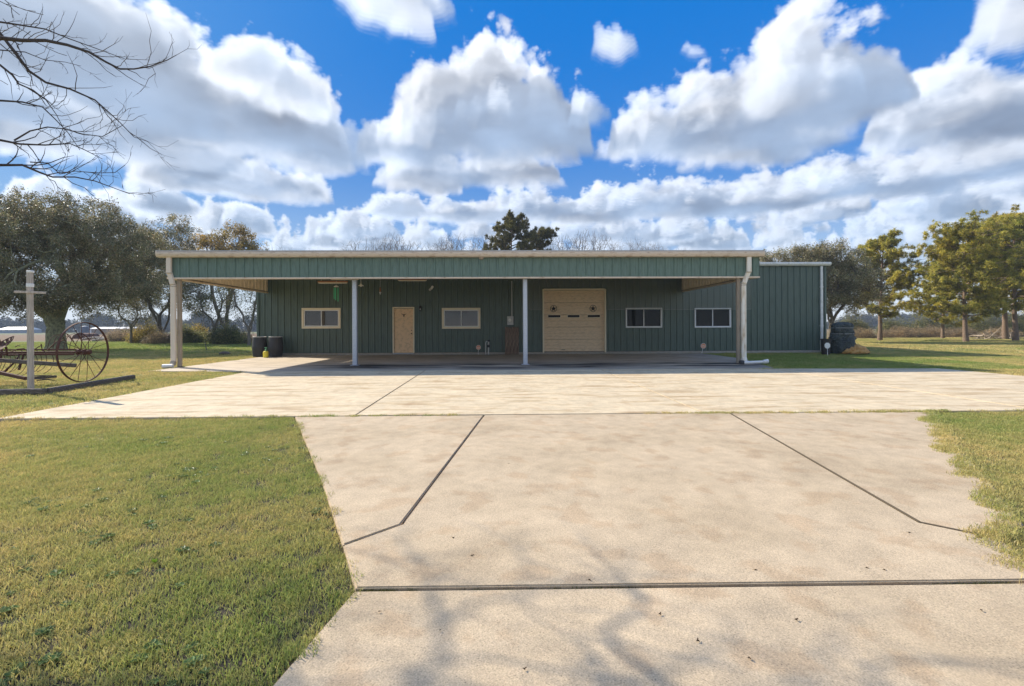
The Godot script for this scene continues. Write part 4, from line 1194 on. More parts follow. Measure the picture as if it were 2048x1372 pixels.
func draped(t: Node, called: String, c: Vector3, radii: Array, hs: Array, m: Material, wob: FastNoiseLite):
	var mb := MB.new()
	var sides := 48
	for i in radii.size():
		for k in sides:
			var a := TAU * k / sides
			var fold := 1.0 + 0.05 * sin(a * 13.0 + i * 2.3) + 0.06 * wob.get_noise_3d(cos(a) * 4.0, hs[i] * 9.0, sin(a) * 4.0) + 0.24 * wob.get_noise_3d(cos(a), hs[i] * 2.0, sin(a))
			mb.v.append(c + Vector3(cos(a) * radii[i][0] * fold, hs[i] + 0.05 * wob.get_noise_2d(a * 2.0, i * 3.0), sin(a) * radii[i][1] * fold))
			mb.c.append(Color.WHITE)
	for i in radii.size() - 1:
		for k in sides:
			var a := i * sides + k; var b := i * sides + (k + 1) % sides
			mb.idx.append_array(PackedInt32Array([a, b, a + sides, b, b + sides, a + sides]))
	smooth(mb)
	part(t, called, mb, m)
func smooth(mb: MB):
	mb.n.resize(mb.v.size()); mb.n.fill(Vector3.ZERO)
	for k in range(0, mb.idx.size(), 3):
		var a := mb.idx[k]; var b := mb.idx[k + 1]; var d := mb.idx[k + 2]
		var m := (mb.v[d] - mb.v[a]).cross(mb.v[b] - mb.v[a])
		mb.n[a] += m; mb.n[b] += m; mb.n[d] += m
	for k in mb.n.size(): mb.n[k] = mb.n[k].normalized() if mb.n[k].length() > 1e-9 else Vector3.UP
func build_cross():
	var b := Vector3(-9.95, -0.03, -10.50)
	var t := thing("wooden_cross", "tall weathered wooden cross with white bands beside the hay rake", "cross", b)
	var k := 0.968
	var mb := MB.new(); mb.box(b + Vector3(0, 1.31 * k, 0), Vector3(0.085, 2.66 * k, 0.085), Basis(Vector3.BACK, 0.004), 0.008)
	part(t, "post", mb, M.cross_wood)
	mb = MB.new(); mb.box(b + Vector3(0.045, 2.19 * k, 0.045), Vector3(0.48, 0.050, 0.03), Basis(Vector3.UP, 0.85), 0.004)
	part(t, "crossbar", mb, M.cross_wood)
	mb = MB.new(); mb.box(b + Vector3(0.0, 2.345 * k, 0.0), Vector3(0.094, 0.075, 0.094), Basis(), 0.006)
	part(t, "band", mb, M.cap_white)
	mb = MB.new(); mb.box(b + Vector3(0.006, 2.645 * k, 0.0), Vector3(0.094, 0.05, 0.094), Basis(), 0.006)
	part(t, "cap", mb, M.cap_white)
	for q in [[[95.0, 786.0, 10.15], [268.0, 757.0, 13.0], "dark landscape timber running back from the cross under the wheel"], [[-60.0, 791.0, 9.95], [93.0, 786.0, 10.1], "weathered landscape timber in the grass in front of the cross"]]:
		var p := at(q[0][0], q[0][1], q[0][2]); var r := at(q[1][0], q[1][1], q[1][2])
		p.y = 0.035; r.y = 0.035
		mb = MB.new(); mb.box((p + r) / 2, Vector3(0.115, 0.13, p.distance_to(r) - 0.03), Basis.looking_at((r - p).normalized()), 0.025)
		tag(part(self, "landscape_timber", mb, M.timber_grey, (p + r) / 2), q[2], "timber", "timbers edging the rake bed")
func build_rake():
	var R := 0.74
	var wheel_c := at(168, 705, 12.2)
	wheel_c.y = R + 0.0
	var x0 := wheel_c.x
	var root := thing("hay_rake", "rusty antique dump rake with tall spoked iron wheels and a perforated seat", "hay rake", Vector3(x0 - 1.4, 0, wheel_c.z))
	var axle_y := R
	for s in 2:
		var c := Vector3(x0 - 2.72 * s, R, wheel_c.z)
		var rim := MB.new()
		# flat iron tyre: a lathed ring about the x axis
		var turn := Basis(Vector3.BACK, PI / 2)
		rim.lathe([[R - 0.006, -0.030], [R, -0.026], [R + 0.002, 0.0], [R, 0.026], [R - 0.006, 0.030], [R - 0.020, 0.018], [R - 0.022, 0.0], [R - 0.020, -0.018], [R - 0.006, -0.030]], c, 64, turn)
		var w := part(root, "wheel", rim, M.rust, c)
		for k in 18:
			var a := TAU * (k + 0.3) / 18.0
			var sp := MB.new()
			var inner := c + Vector3((0.09 if k % 2 else -0.05) , cos(a) * 0.055, sin(a) * 0.055)
			sp.tube([inner, c + Vector3(0.0, cos(a) * (R - 0.02), sin(a) * (R - 0.02))], [0.0075, 0.0065], 5)
			part(w, "spoke", sp, M.rust)
		var hub := MB.new()
		hub.lathe([[0.0, -0.16], [0.05, -0.16], [0.058, -0.12], [0.045, -0.05], [0.075, -0.035], [0.075, 0.0], [0.045, 0.02], [0.052, 0.09], [0.075, 0.10], [0.075, 0.15], [0.03, 0.16], [0.03, 0.20], [0.0, 0.20]], c, 18, turn)
		part(w, "hub", hub, M.rust)
	var xa := x0 - 0.10; var xb := x0 - 2.62
	var axle := MB.new()
	axle.tube([Vector3(xa, axle_y, wheel_c.z), Vector3(xb, axle_y, wheel_c.z)], [0.026, 0.026], 8, true)
	part(root, "axle", axle, M.rust)
	var bar := MB.new()
	bar.box(Vector3((xa + xb) / 2, axle_y - 0.045, wheel_c.z + 0.10), Vector3(xa - xb - 0.1, 0.05, 0.03), Basis(), 0.005)
	part(root, "tine_bar", bar, M.rust)
	bar = MB.new()
	bar.box(Vector3((xa + xb) / 2, axle_y + 0.06, wheel_c.z - 0.10), Vector3(xa - xb - 0.2, 0.035, 0.03), Basis(), 0.005)
	part(root, "clearer_bar", bar, M.rust)
	# curved tines, some raised above the axle by the right wheel, some hanging
	for k in 18:
		var x := lerpf(xa - 0.12, xb + 0.12, k / 17.0)
		var mb := MB.new()
		var up: bool = k < 7
		var pts := []; var rad := []
		var reach := rf(0.40, 0.52)
		for i in 9:
			var f := i / 8.0
			if up:
				var a := lerpf(0.1, 2.5, f)
				pts.append(Vector3(x + rf(-0.01, 0.01), axle_y + sin(a) * reach * 0.95, wheel_c.z - 0.15 - (1.0 - cos(a)) * reach * 0.62))
			else:
				var a := lerpf(0.5, 2.9, f)
				pts.append(Vector3(x + rf(-0.01, 0.01), axle_y + 0.10 - (1.0 - cos(a)) * reach * 0.72, wheel_c.z - 0.10 - sin(a) * reach * 0.8))
			rad.append(0.007)
		mb.tube(pts, rad, 5)
		part(root, "tine", mb, M.rust)
	# wooden tongue and shafts
	var mb := MB.new()
	var p := at(-70, 716, 11.6); var q := at(152, 731, 11.9)
	mb.box((p + q) / 2, Vector3(0.075, 0.09, p.distance_to(q)), Basis.looking_at((q - p).normalized()), 0.012)
	part(root, "tongue", mb, M.timber_grey)
	mb = MB.new(); p = at(-40, 737, 11.3); q = at(52, 757, 11.0)
	mb.box((p + q) / 2, Vector3(0.06, 0.075, p.distance_to(q)), Basis.looking_at((q - p).normalized()), 0.010)
	part(root, "shaft", mb, M.rust)
	mb = MB.new(); p = at(50, 757, 11.1); q = at(112, 753, 12.0)
	mb.box((p + q) / 2, Vector3(0.05, 0.06, p.distance_to(q)), Basis.looking_at((q - p).normalized()), 0.010)
	part(root, "shaft", mb, M.timber_grey)
	mb = MB.new()
	for k in 4:
		p = at(62 + k * 4, 752 + k * 3, 11.0 + 0.1 * k); q = at(104 + k * 3, 750 + k * 4, 11.3 + 0.12 * k)
		mb.tube([p, p.lerp(q, 0.5) + Vector3(0, 0.03 * (k % 2), 0), q], [0.012, 0.010, 0.006], 5)
	part(root, "loose_rods", mb, M.timber_grey)
	# seat on a bowed steel spring
	var sc := at(12, 689, 11.75)
	mb = MB.new()
	p = Vector3(sc.x + 0.10, 0.28, wheel_c.z + 0.25)
	mb.tube([p + Vector3(0, 0.05, 0), Vector3(sc.x + 0.09, axle_y - 0.05, wheel_c.z + 0.12), sc + Vector3(0.05, -0.25, 0.02), sc + Vector3(0.0, -0.06, 0)], [0.026, 0.026, 0.024, 0.024], 6, true)
	part(root, "seat_spring", mb, M.rust)
	var seat := MB.new()
	# a dished pan, its rim raised at the back, cut by two rows of slots
	var tilt := Basis(Vector3.BACK, 0.42) * Basis(Vector3.RIGHT, 0.55)
	var rings := [0.03, 0.085, 0.095, 0.15, 0.165, 0.225, 0.24]
	for i in rings.size() - 1:
		for k in 36:
			var slot: bool = (i == 1 or i == 3 or i == 0 and false) and k % 2 == 0
			if i == 2 and k % 2 == 0 and false: slot = true
			if i in [1, 3]: pass
			if slot and i in [1, 3]: continue
			if i == 4 and k % 3 == 0: continue
			var pt := func(r: float, kk: int) -> Vector3:
				var a: float = TAU * kk / 36.0
				var front: float = clampf(sin(a), 0.0, 1.0)
				return sc + tilt * Vector3(cos(a) * r * 1.05, r * r * (1.7 - 1.5 * front) - 0.02, sin(a) * r * (0.85 + 0.15 * front))
			var a0: Vector3 = pt.call(rings[i], k); var a1: Vector3 = pt.call(rings[i], k + 1)
			var b0: Vector3 = pt.call(rings[i + 1], k); var b1: Vector3 = pt.call(rings[i + 1], k + 1)
			seat.quad(a0, b0, b1, a1)
			seat.quad(a1 - Vector3(0, 0.008, 0), b1 - Vector3(0, 0.008, 0), b0 - Vector3(0, 0.008, 0), a0 - Vector3(0, 0.008, 0))
	part(root, "seat", seat, M.rust)
	# levers and rods above the axle
	mb = MB.new()
	for q2 in [[[22, 704], [35, 698], [48, 697], [56, 703]], [[60, 706], [76, 694], [84, 690]], [[82, 688], [84, 698], [92, 706]], [[95, 700], [112, 684], [128, 680]], [[30, 694], [36, 691], [40, 692]]]:
		var pts := []; var rad := []
		for w in q2: pts.append(at(w[0], w[1], 12.05)); rad.append(0.011)
		mb.tube(pts, rad, 5)
	part(root, "lever", mb, M.rust)
	mb = MB.new()
	p = at(-30, 722, 11.9); q = at(25, 712, 11.9)
	mb.tube([at(-20, 752, 11.7), at(10, 742, 11.7), at(32, 722, 11.8), at(40, 708, 12.0)], [0.022, 0.022, 0.02, 0.016], 6)
	part(root, "frame_rod", mb, M.rust)
func build_far_things():
	# white roofed shed across the field
	var c := at(40, 667, 250.0); c.y = land(c.x, c.z)
	var t := thing("far_shed", "long low shed with a white roof far across the field", "shed", c)
	var mb := MB.new(); mb.box(c + Vector3(0, 0.85, 0), Vector3(14.0, 2.0, 8.0))
	part(t, "wall", mb, M.shed_wall)
	mb = MB.new()
	var a := c + Vector3(-7.3, 1.8, 4.4); var b := c + Vector3(6.8, 1.8, 4.4); var d := c + Vector3(6.0, 3.2, 0); var e := c + Vector3(-6.2, 3.2, 0)
	mb.quad(a, b, d, e); mb.quad(e, d, b + Vector3(0, 0, -8.8), a + Vector3(0, 0, -8.8)); mb.tri(b, b + Vector3(0, 0, -8.8), d); mb.tri(a + Vector3(0, 0, -8.8), a, e)
	part(t, "roof", mb, M.shed_roof)
	c = at(232, 668, 150.0); c.y = land(c.x, c.z)
	t = thing("far_barn", "long weathered brown barn with a pale end wall beyond the hay rake", "barn", c)
	mb = MB.new(); mb.box(c + Vector3(0.6, 0.8, 0), Vector3(12.5, 1.75, 6.0))
	part(t, "wall", mb, M.shed_brown)
	mb = MB.new(); mb.box(c + Vector3(-6.0, 0.85, 2.0), Vector3(2.4, 1.9, 2.4))
	part(t, "end_wall", mb, M.shed_roof)
	mb = MB.new()
	a = c + Vector3(-5.8, 1.68, 3.3); b = c + Vector3(7.0, 1.68, 3.3); d = c + Vector3(7.0, 2.25, 0); e = c + Vector3(-5.8, 2.25, 0)
	mb.quad(a, b, d, e); mb.quad(e, d, b + Vector3(0, 0, -6.6), a + Vector3(0, 0, -6.6)); mb.tri(b, b + Vector3(0, 0, -6.6), d); mb.tri(a + Vector3(0, 0, -6.6), a, e)
	part(t, "roof", mb, M.shed_roof)
	c = at(170, 668, 140.0); c.y = land(c.x, c.z)
	mb = MB.new(); mb.lathe([[0.0, 0.0], [0.95, 0.0], [0.95, 2.2], [0.85, 2.35], [0.0, 2.6]], c, 18)
	tag(part(self, "storage_tank", mb, M.tank_blue, c), "dark upright storage tank beside the far barn's pale end", "tank")
	c = at(173, 681, 75.0); c.y = land(c.x, c.z)
	t = thing("bale_shelter", "dark rounded heap behind the big wheel of the hay rake", "heap", c)
	mb = MB.new()
	for k in 10:
		var a0 := PI * k / 10.0; var a1 := PI * (k + 1) / 10.0
		mb.quad(c + Vector3(-cos(a0) * 1.15, sin(a0) * 0.85, 1.2), c + Vector3(-cos(a1) * 1.15, sin(a1) * 0.85, 1.2), c + Vector3(-cos(a1) * 1.15, sin(a1) * 0.85, -1.2), c + Vector3(-cos(a0) * 1.15, sin(a0) * 0.85, -1.2))
		mb.tri(c + Vector3(0, 0, 1.1), c + Vector3(-cos(a1) * 1.1, sin(a1) * 0.8, 1.1), c + Vector3(-cos(a0) * 1.1, sin(a0) * 0.8, 1.1))
	part(t, "cover", mb, M.rust)
	for k in 6:
		var p := at(182 + 9 * k, 686 - (k % 3) * 2.2, 62.0 - 2 * k); p.y = land(p.x, p.z) + 0.12 + 0.1 * (k % 3)
		mb = MB.new()
		var dv := Vector3(rf(1.6, 2.6), rf(-0.12, 0.10), rf(-0.9, 0.9))
		mb.tube([p - dv * 0.5, p + Vector3(0, rf(0, 0.12), 0), p + dv * 0.5], [0.13, 0.12, 0.09], 7, true)
		tag(part(self, "felled_log", mb, M.pale_log, p), "pale felled log lying " + ["beneath the dark rounded heap", "just right of the dark rounded heap", "between the rounded heap and the wheel rim", "behind the right rim of the wheel", "just outside the right rim of the wheel", "farthest right of the pale logs, before the grey brush"][k], "log", "logs scattered beyond the hay rake")

# ---------------------------------------------------------------- trees
func bend(a: Vector3, b: Vector3, dir: Vector3, wob: float, n := 4) -> Array:
	var len := a.distance_to(b)
	var m := a + dir * len * 0.5
	var out := []
	for i in n + 1:
		var t := float(i) / n
		var p := a.lerp(m, t).lerp(m.lerp(b, t), t)
		if i > 0 and i < n: p += rdir() * wob * len
		out.append(p)
	return out
func limb(mb: MB, pts: Array, r0: float, r1: float):
	var rad := []
	for i in pts.size(): rad.append(lerpf(r0, r1, float(i) / (pts.size() - 1)))
	mb.tube(pts, rad, 9 if r0 > 0.12 else (6 if r0 > 0.04 else (4 if r0 > 0.012 else 3)))
func grow(mb: MB, tips: Array, targets: Array, from: Vector3, dir: Vector3, r: float, o: Dictionary, thick: MB = null):
	# the branch that serves these targets: it runs towards their middle, then splits in two
	var count := targets.size()
	var use: MB = thick if thick != null and r > o.get("thick", 0.09) else mb
	if count == 1:
		var p: Vector3 = targets[0]
		limb(use, bend(from, p, dir.lerp((p - from).normalized(), 0.5).normalized(), o.wob, 3), r, o.tip)
		tips.append([p, (p - from).normalized()])
		return
	var mid := Vector3.ZERO
	for p in targets: mid += p
	mid /= count
	var frac: float = o.frac * rf(0.75, 1.25)
	if count < 5: frac *= 0.9
	var node: Vector3 = from.lerp(mid, frac)
	node.y += o.get("sag", 0.0) * from.distance_to(node)
	var r2: float = maxf(o.tip, o.base * pow(float(count) / o.total, o.expo))
	var pts := bend(from, node, dir, o.wob, 4)
	limb(use, pts, r, r2)
	var d2: Vector3 = (pts[4] - pts[3]).normalized().lerp((node - from).normalized(), 0.4).normalized()
	# split across the widest direction
	var axis := Vector3.ZERO
	var best := -1.0
	for k in 6:
		var p: Vector3 = targets[rng.randi() % count] - mid
		if p.length() > best: best = p.length(); axis = p.normalized()
	axis = (axis + rdir() * 0.35).normalized()
	var cut := rf(-0.18, 0.18) * best
	var l := []; var h := []
	for p in targets:
		if (p - mid).dot(axis) < cut: l.append(p)
		else: h.append(p)
	if l.is_empty() or h.is_empty():
		l = targets.slice(0, count / 2); h = targets.slice(count / 2)
	grow(mb, tips, l, node, d2, r2 * (0.94 if l.size() >= h.size() else 0.8), o, thick)
	grow(mb, tips, h, node, d2, r2 * (0.94 if h.size() > l.size() else 0.8), o, thick)
func in_lobes(lobes: Array, count: int, shell: float) -> Array:
	# points in a union of ellipsoids [centre, radii, weight]
	var out := []
	var total := 0.0
	for l in lobes: total += l[2]
	while out.size() < count:
		var w := rf(0, total)
		for l in lobes:
			w -= l[2]
			if w <= 0.0:
				var r := pow(rf(pow(shell, 3.0), 1.0), 1.0 / 3.0)
				out.append(l[0] + rdir() * r * l[1])
				break
	return out
func leaf_cluster(n: int, radius: float, len: float, wid: float, cols: Array) -> ArrayMesh:
	var mb := MB.new()
	for k in n:
		var p := rdir() * radius * pow(rf(0.05, 1.0), 0.4)
		var d := (rdir() + p.normalized() * 0.6 + Vector3(0, -0.15, 0)).normalized()
		var s := d.cross(rdir()).normalized()
		var up := s.cross(d).normalized()
		var l := len * rf(0.7, 1.25); var w := wid * rf(0.8, 1.2)
		mb.col = cols[rng.randi() % cols.size()] * rf(0.75, 1.25)
		var a := p - d * l * 0.5; var b := p + d * l * 0.5
		var e := p + s * w * 0.5 + up * w * 0.22; var f := p - s * w * 0.5 + up * w * 0.22
		mb.tri(a, e, b); mb.tri(a, b, f)
	return mb.mesh()
func needle_tuft(n: int, len: float, cols: Array) -> ArrayMesh:
	var mb := MB.new()
	for k in n:
		var d := (rdir() + Vector3(0, 0.55, 0)).normalized()
		var s := d.cross(rdir()).normalized()
		var p := Vector3(0, rf(-0.10, 0.04), 0) + rdir() * 0.06
		mb.col = cols[rng.randi() % cols.size()] * rf(0.75, 1.25)
		var l := len * rf(0.7, 1.15)
		var w := l * 0.075
		mb.tri(p - s * w, p + s * w, p + d * l)
	return mb.mesh()
func foliage(parent: Node, called: String, tips: Array, per: int, spread: float, size: Array, meshes: Array, m: Material, tint: Callable, keep := 1.0):
	var bufs := []
	for k in meshes.size(): bufs.append(PackedFloat32Array())
	var o := origin_of(parent)
	for t in tips:
		if rng.randf() > keep: continue
		var shade := rf(0.62, 1.38)
		for k in per:
			var p: Vector3 = t[0] + rdir() * spread * pow(rng.randf(), 0.5) - t[1] * spread * 0.4 * rng.randf()
			var s := rf(size[0], size[1])
			var b := Basis(rdir(), rf(0, TAU)).scaled(Vector3(s, s, s))
			put(bufs[rng.randi() % meshes.size()], b, p - o, tint.call(p) * shade)
	for k in meshes.size():
		if bufs[k].size(): stuff(copies(parent, called, meshes[k], m, bufs[k], true))
func tree(called: String, label: String, category: String, base: Vector3, lobes: Array, o: Dictionary, bark: Material, group := "") -> Array:
	# o: tips, base radius, fork height
	var root := thing(called, label, category, base, group)
	var targets := in_lobes(lobes, o.tips, o.get("shell", 0.35))
	o.total = float(o.tips)
	var wood := MB.new(); var tips := []
	var fork: Vector3 = base + o.get("lean", Vector3.ZERO) + Vector3(0, o.fork, 0)
	var pts := bend(base + Vector3(0, -0.15, 0), fork, Vector3.UP, 0.02, 5)
	var rad := []
	for i in 6: rad.append(o.base * lerpf(1.12, 0.80, i / 5.0) * (1.25 if i == 0 else 1.0))
	var trunk := MB.new()
	trunk.tube(pts, rad, 12)
	var d: Vector3 = (pts[5] - pts[4]).normalized()
	if o.get("limbs", 0) > 1:
		# a low fork into several heavy limbs
		var groups := []
		for k in o.limbs: groups.append([])
		for p in targets:
			var a := fposmod(atan2((p - fork).z, (p - fork).x) + 0.4, TAU)
			groups[int(a / TAU * o.limbs) % int(o.limbs)].append(p)
		for g in groups:
			if g.size(): grow(wood, tips, g, fork - d * o.base * 0.9, (d + rdir() * 0.4).normalized(), o.base * 0.98 * o.get("heavy", 1.0) * sqrt(float(g.size()) / o.tips), o, trunk)
	else:
		grow(wood, tips, targets, fork, d, o.base * 0.95, o, trunk)
	part(root, "trunk", trunk, bark)
	part(root, "branches", wood, bark if not o.has("twig") else o.twig)
	return [root, tips]
func pine(label: String, base: Vector3, h: float, spread: float, clear: float, lean: Vector3, tufts: Array, tint: Callable, group: String, dens := 1.0, flat := 0.35):
	var root := thing("pine_tree", label, "pine", base, group)
	var trunk := MB.new(); var wood := MB.new()
	var pts := []; var rad := []
	var r0 := 0.020 * h
	for i in 9:
		var f := i / 8.0
		pts.append(base + lean * f * f + Vector3(rf(-0.05, 0.05), f * h * 0.95 - (0.15 if i == 0 else 0.0), rf(-0.05, 0.05)))
		rad.append(lerpf(r0, 0.03, pow(f, 0.9)) * (1.2 if i == 0 else 1.0))
	trunk.tube(pts, rad, 10)
	var tips := []
	var n := int(46 * dens)
	for k in n:
		var f := lerpf(clear, 1.0, pow((k + 0.5) / n, 0.85))
		var g := (f - clear) / (1.0 - clear)
		var at_ := base + lean * f * f + Vector3(0, f * h * 0.95, 0)
		var a := k * 2.399 + rf(-0.5, 0.5)
		var reach := spread * (0.55 + 0.75 * sin(PI * clampf(0.25 + g * 0.68, 0, 1))) * rf(0.45, 1.05)
		if g > 0.85: reach *= 0.6
		var out := Vector3(cos(a), lerpf(0.05, 0.75, g), sin(a)).normalized()
		var e := at_ + out * reach + Vector3(0, 0.10 * reach, 0)
		var path := bend(at_, e, Vector3(out.x, out.y - 0.25, out.z).normalized(), 0.035, 5)
		limb(wood, path, lerpf(0.075, 0.03, g) * h / 11.0, 0.012)
		for j in int(9 * maxf(1.0, reach / 1.7)):
			var w := rf(0.38, 1.0)
			var q: Vector3 = path[clampi(int(w * 5), 0, 4)].lerp(path[clampi(int(w * 5) + 1, 0, 5)], w * 5 - int(w * 5))
			var side := Vector3(rf(-1, 1), rf(-0.15, 0.5), rf(-1, 1)) * reach * 0.36 * w
			side.y *= flat
			limb(wood, [q, q + side * 0.6 + Vector3(0, 0.04, 0), q + side], 0.014, 0.006)
			tips.append([q + side, side.normalized()])
	part(root, "trunk", trunk, M.bark_pine)
	part(root, "branches", wood, M.bark_pine)
	foliage(root, "needles", tips, 7, 0.27, [0.55, 0.95], tufts, M.needle, tint)
	return root
func build_trees():
	var oak_leaf := []
	var oak_cols := [Color(0.095, 0.102, 0.038), Color(0.15, 0.15, 0.06), Color(0.24, 0.215, 0.11), Color(0.34, 0.29, 0.16), Color(0.20, 0.14, 0.07)]
	for k in 3: oak_leaf.append(leaf_cluster(20, 0.24, 0.105, 0.05, oak_cols))
	var wob := FastNoiseLite.new(); wob.seed = 9; wob.frequency = 0.35; wob.fractal_octaves = 2
	var oak_tint := func(p: Vector3) -> Color:
		var k := wob.get_noise_3dv(p)
		return Color(1.0 + 0.35 * k, 1.0 + 0.22 * k, 1.0 + 0.1 * k) * 1.18
	# the big evergreen oak on the left
	var base := at(111, 699, 31.0); base.y = land(base.x, base.z)
	var c := base + Vector3(0.4, 0, 0)
	var lobes := [[c + Vector3(-0.8, 5.6, 0), Vector3(6.3, 3.7, 5.6), 5.0], [c + Vector3(-3.0, 7.6, 0.5), Vector3(3.6, 2.3, 3.6), 2.0], [c + Vector3(1.4, 7.6, 0), Vector3(3.4, 2.2, 3.4), 2.0], [c + Vector3(4.6, 5.4, 0.8), Vector3(3.0, 2.8, 3.0), 1.6], [c + Vector3(-5.4, 5.2, 0.6), Vector3(3.2, 2.9, 3.2), 1.8], [c + Vector3(0.5, 3.6, 1.8), Vector3(5.2, 1.0, 3.4), 1.2], [c + Vector3(-3.0, 5.0, 2.2), Vector3(3.2, 2.2, 2.4), 1.3]]
	var t := tree("oak_tree", "broad dark evergreen oak with a thick low-forked trunk behind the hay rake", "tree", base, lobes, {"tips": 1300, "base": 0.50, "fork": 2.1, "limbs": 3, "heavy": 1.45, "tip": 0.008, "frac": 0.46, "wob": 0.05, "expo": 0.46, "shell": 0.30}, M.bark_lichen)
	foliage(t[0], "crown", t[1], 9, 0.42, [0.8, 1.25], oak_leaf, M.leaf_oak, oak_tint)
	# a second one to its right and behind, on thin bare stems
	base = at(322, 688, 44.0); base.y = land(base.x, base.z)
	c = base
	lobes = [[c + Vector3(-1.0, 6.9, 0), Vector3(4.0, 4.0, 3.4), 3.0], [c + Vector3(1.0, 9.0, 0), Vector3(2.4, 2.6, 2.2), 1.2], [c + Vector3(2.2, 4.6, 0), Vector3(2.6, 2.0, 2.2), 0.9], [c + Vector3(-2.6, 5.0, 0), Vector3(2.8, 2.2, 2.4), 1.0]]
	t = tree("oak_tree", "darker oak with slim leaning stems between the big oak and the left post", "tree", base, lobes, {"tips": 420, "base": 0.19, "fork": 0.9, "limbs": 4, "tip": 0.008, "frac": 0.5, "wob": 0.06, "expo": 0.5, "shell": 0.3}, M.bark_oak)
	foliage(t[0], "crown", t[1], 8, 0.48, [0.9, 1.4], oak_leaf, M.leaf_oak, oak_tint)
	# golden autumn tree
	var gold := []
	for k in 2: gold.append(leaf_cluster(16, 0.26, 0.12, 0.075, [Color(0.42, 0.28, 0.07), Color(0.34, 0.24, 0.065), Color(0.25, 0.19, 0.06), Color(0.18, 0.155, 0.055)]))
	base = at(452, 686, 48.0); base.y = land(base.x, base.z)
	lobes = [[base + Vector3(-1.6, 8.6, 0), Vector3(2.2, 2.4, 2.0), 1.0], [base + Vector3(0.9, 9.0, 0), Vector3(2.0, 2.9, 2.0), 1.3], [base + Vector3(2.9, 7.9, 0), Vector3(1.5, 2.2, 1.6), 0.7], [base + Vector3(-3.2, 7.4, 0), Vector3(1.7, 1.8, 1.6), 0.6]]
	t = tree("autumn_tree", "tree with golden brown leaves rising behind the carport's left end", "tree", base, lobes, {"tips": 330, "base": 0.24, "fork": 1.6, "limbs": 3, "tip": 0.007, "frac": 0.55, "wob": 0.04, "expo": 0.5, "shell": 0.2, "twig": M.bark_twig}, M.bark_twig)
	foliage(t[0], "crown", t[1], 6, 0.45, [0.8, 1.3], gold, M.leaf_autumn, oak_tint)
	# half bare trees seen through the carport on the left
	var thin := [leaf_cluster(9, 0.30, 0.10, 0.055, [Color(0.12, 0.125, 0.05), Color(0.16, 0.14, 0.06), Color(0.09, 0.10, 0.04)])]
	for q in [[428, 687, 41.0, 5.6, "half bare tree with thin leaves under the carport's left side"], [498, 688, 38.0, 6.2, "grey bare tree beside the left edge of the building"], [262, 684, 46.0, 4.6, "thin bare tree beneath the big oak's right edge"]]:
		base = at(q[0], q[1], q[2]); base.y = land(base.x, base.z)
		lobes = [[base + Vector3(0, q[3] * 0.62, 0), Vector3(2.3, q[3] * 0.40, 2.0), 1.0], [base + Vector3(-1.2, q[3] * 0.8, 0), Vector3(1.4, 1.3, 1.4), 0.4], [base + Vector3(1.0, q[3] * 0.75, 0), Vector3(1.4, 1.4, 1.4), 0.4]]
		t = tree("bare_tree", q[4], "tree", base, lobes, {"tips": 420, "base": 0.12, "fork": 1.1, "limbs": 3, "tip": 0.006, "frac": 0.5, "wob": 0.05, "expo": 0.5, "shell": 0.2}, M.bark_twig)
		foliage(t[0], "crown", t[1], 2, 0.5, [0.8, 1.2], thin, M.leaf_brush, oak_tint, 0.6)
	# bare winter trees behind the roof; three grown, the rest copied
	var bare := []
	var spots := [[545, 486, 56.0], [610, 492, 58.0], [672, 492, 60.0], [732, 468, 58.0], [792, 461, 57.0], [848, 474, 60.0], [893, 466, 59.0], [940, 458, 62.0], [1128, 460, 60.0], [1186, 455, 57.0], [1246, 471, 59.0], [1302, 476, 60.0], [1345, 490, 64.0]]
	var names := ["short bare tree behind the roof just right of the golden tree", "small faint bare tree behind the roof above the first window", "low bare tree behind the roof above the wind chime", "bare tree behind the roof left of the tallest bare crown", "tall bare tree behind the roof above the tan door", "bare tree in the dip between two fuller crowns behind the roof", "round crowned bare tree behind the roof above the second window", "bare tree touching the left side of the dark pine", "bare tree just right of the dark pine behind the roof", "tallest bare tree behind the roof above the garage door", "broad bare tree behind the roof right of the garage door", "bare tree behind the roof above the third window", "lowest bare tree at the right end of the row behind the roof"]
	for k in spots.size():
		var s: Array = spots[k]
		base = at(s[0], 690, s[2]); base.y = land(base.x, base.z)
		var h: float = (654.0 - s[1]) / 967.0 * s[2] + 1.31 - base.y
		if k < 3:
			lobes = [[base + Vector3(0, h * 0.68, 0), Vector3(3.4, h * 0.31, 3.0), 1.0], [base + Vector3(-1.6, h * 0.78, 0), Vector3(1.8, h * 0.19, 1.8), 0.5], [base + Vector3(1.5, h * 0.80, 0), Vector3(1.7, h * 0.19, 1.8), 0.5]]
			t = tree("winter_tree", names[k], "tree", base, lobes, {"tips": 1000, "base": 0.13, "fork": h * 0.22, "limbs": 5, "tip": 0.007, "frac": 0.42, "wob": 0.014, "expo": 0.45, "shell": 0.35}, M.bark_winter, "bare trees in a row behind the roof")
			bare.append([t[0], h])
		else:
			var src: Array = bare[k % 3]
			var o: Node3D = src[0].duplicate()
			o.name = numbered("winter_tree"); add_child(o)
			var sc: float = h / src[1]
			o.position = base; o.rotation.y = 1.1 + k * 1.7; o.scale = Vector3(sc * 0.95, sc, sc * 0.95)
			o.set_meta("label", names[k])
	# the dark pine behind the roof
	var tufts := []; var dark_tufts := []
	for k in 3: tufts.append(needle_tuft(24, 0.30, [Color(0.36, 0.345, 0.065), Color(0.50, 0.44, 0.085), Color(0.22, 0.235, 0.05), Color(0.58, 0.48, 0.13)]))
	for k in 2: dark_tufts.append(needle_tuft(34, 0.36, [Color(0.085, 0.095, 0.030), Color(0.12, 0.12, 0.036), Color(0.16, 0.14, 0.05), Color(0.22, 0.175, 0.07)]))
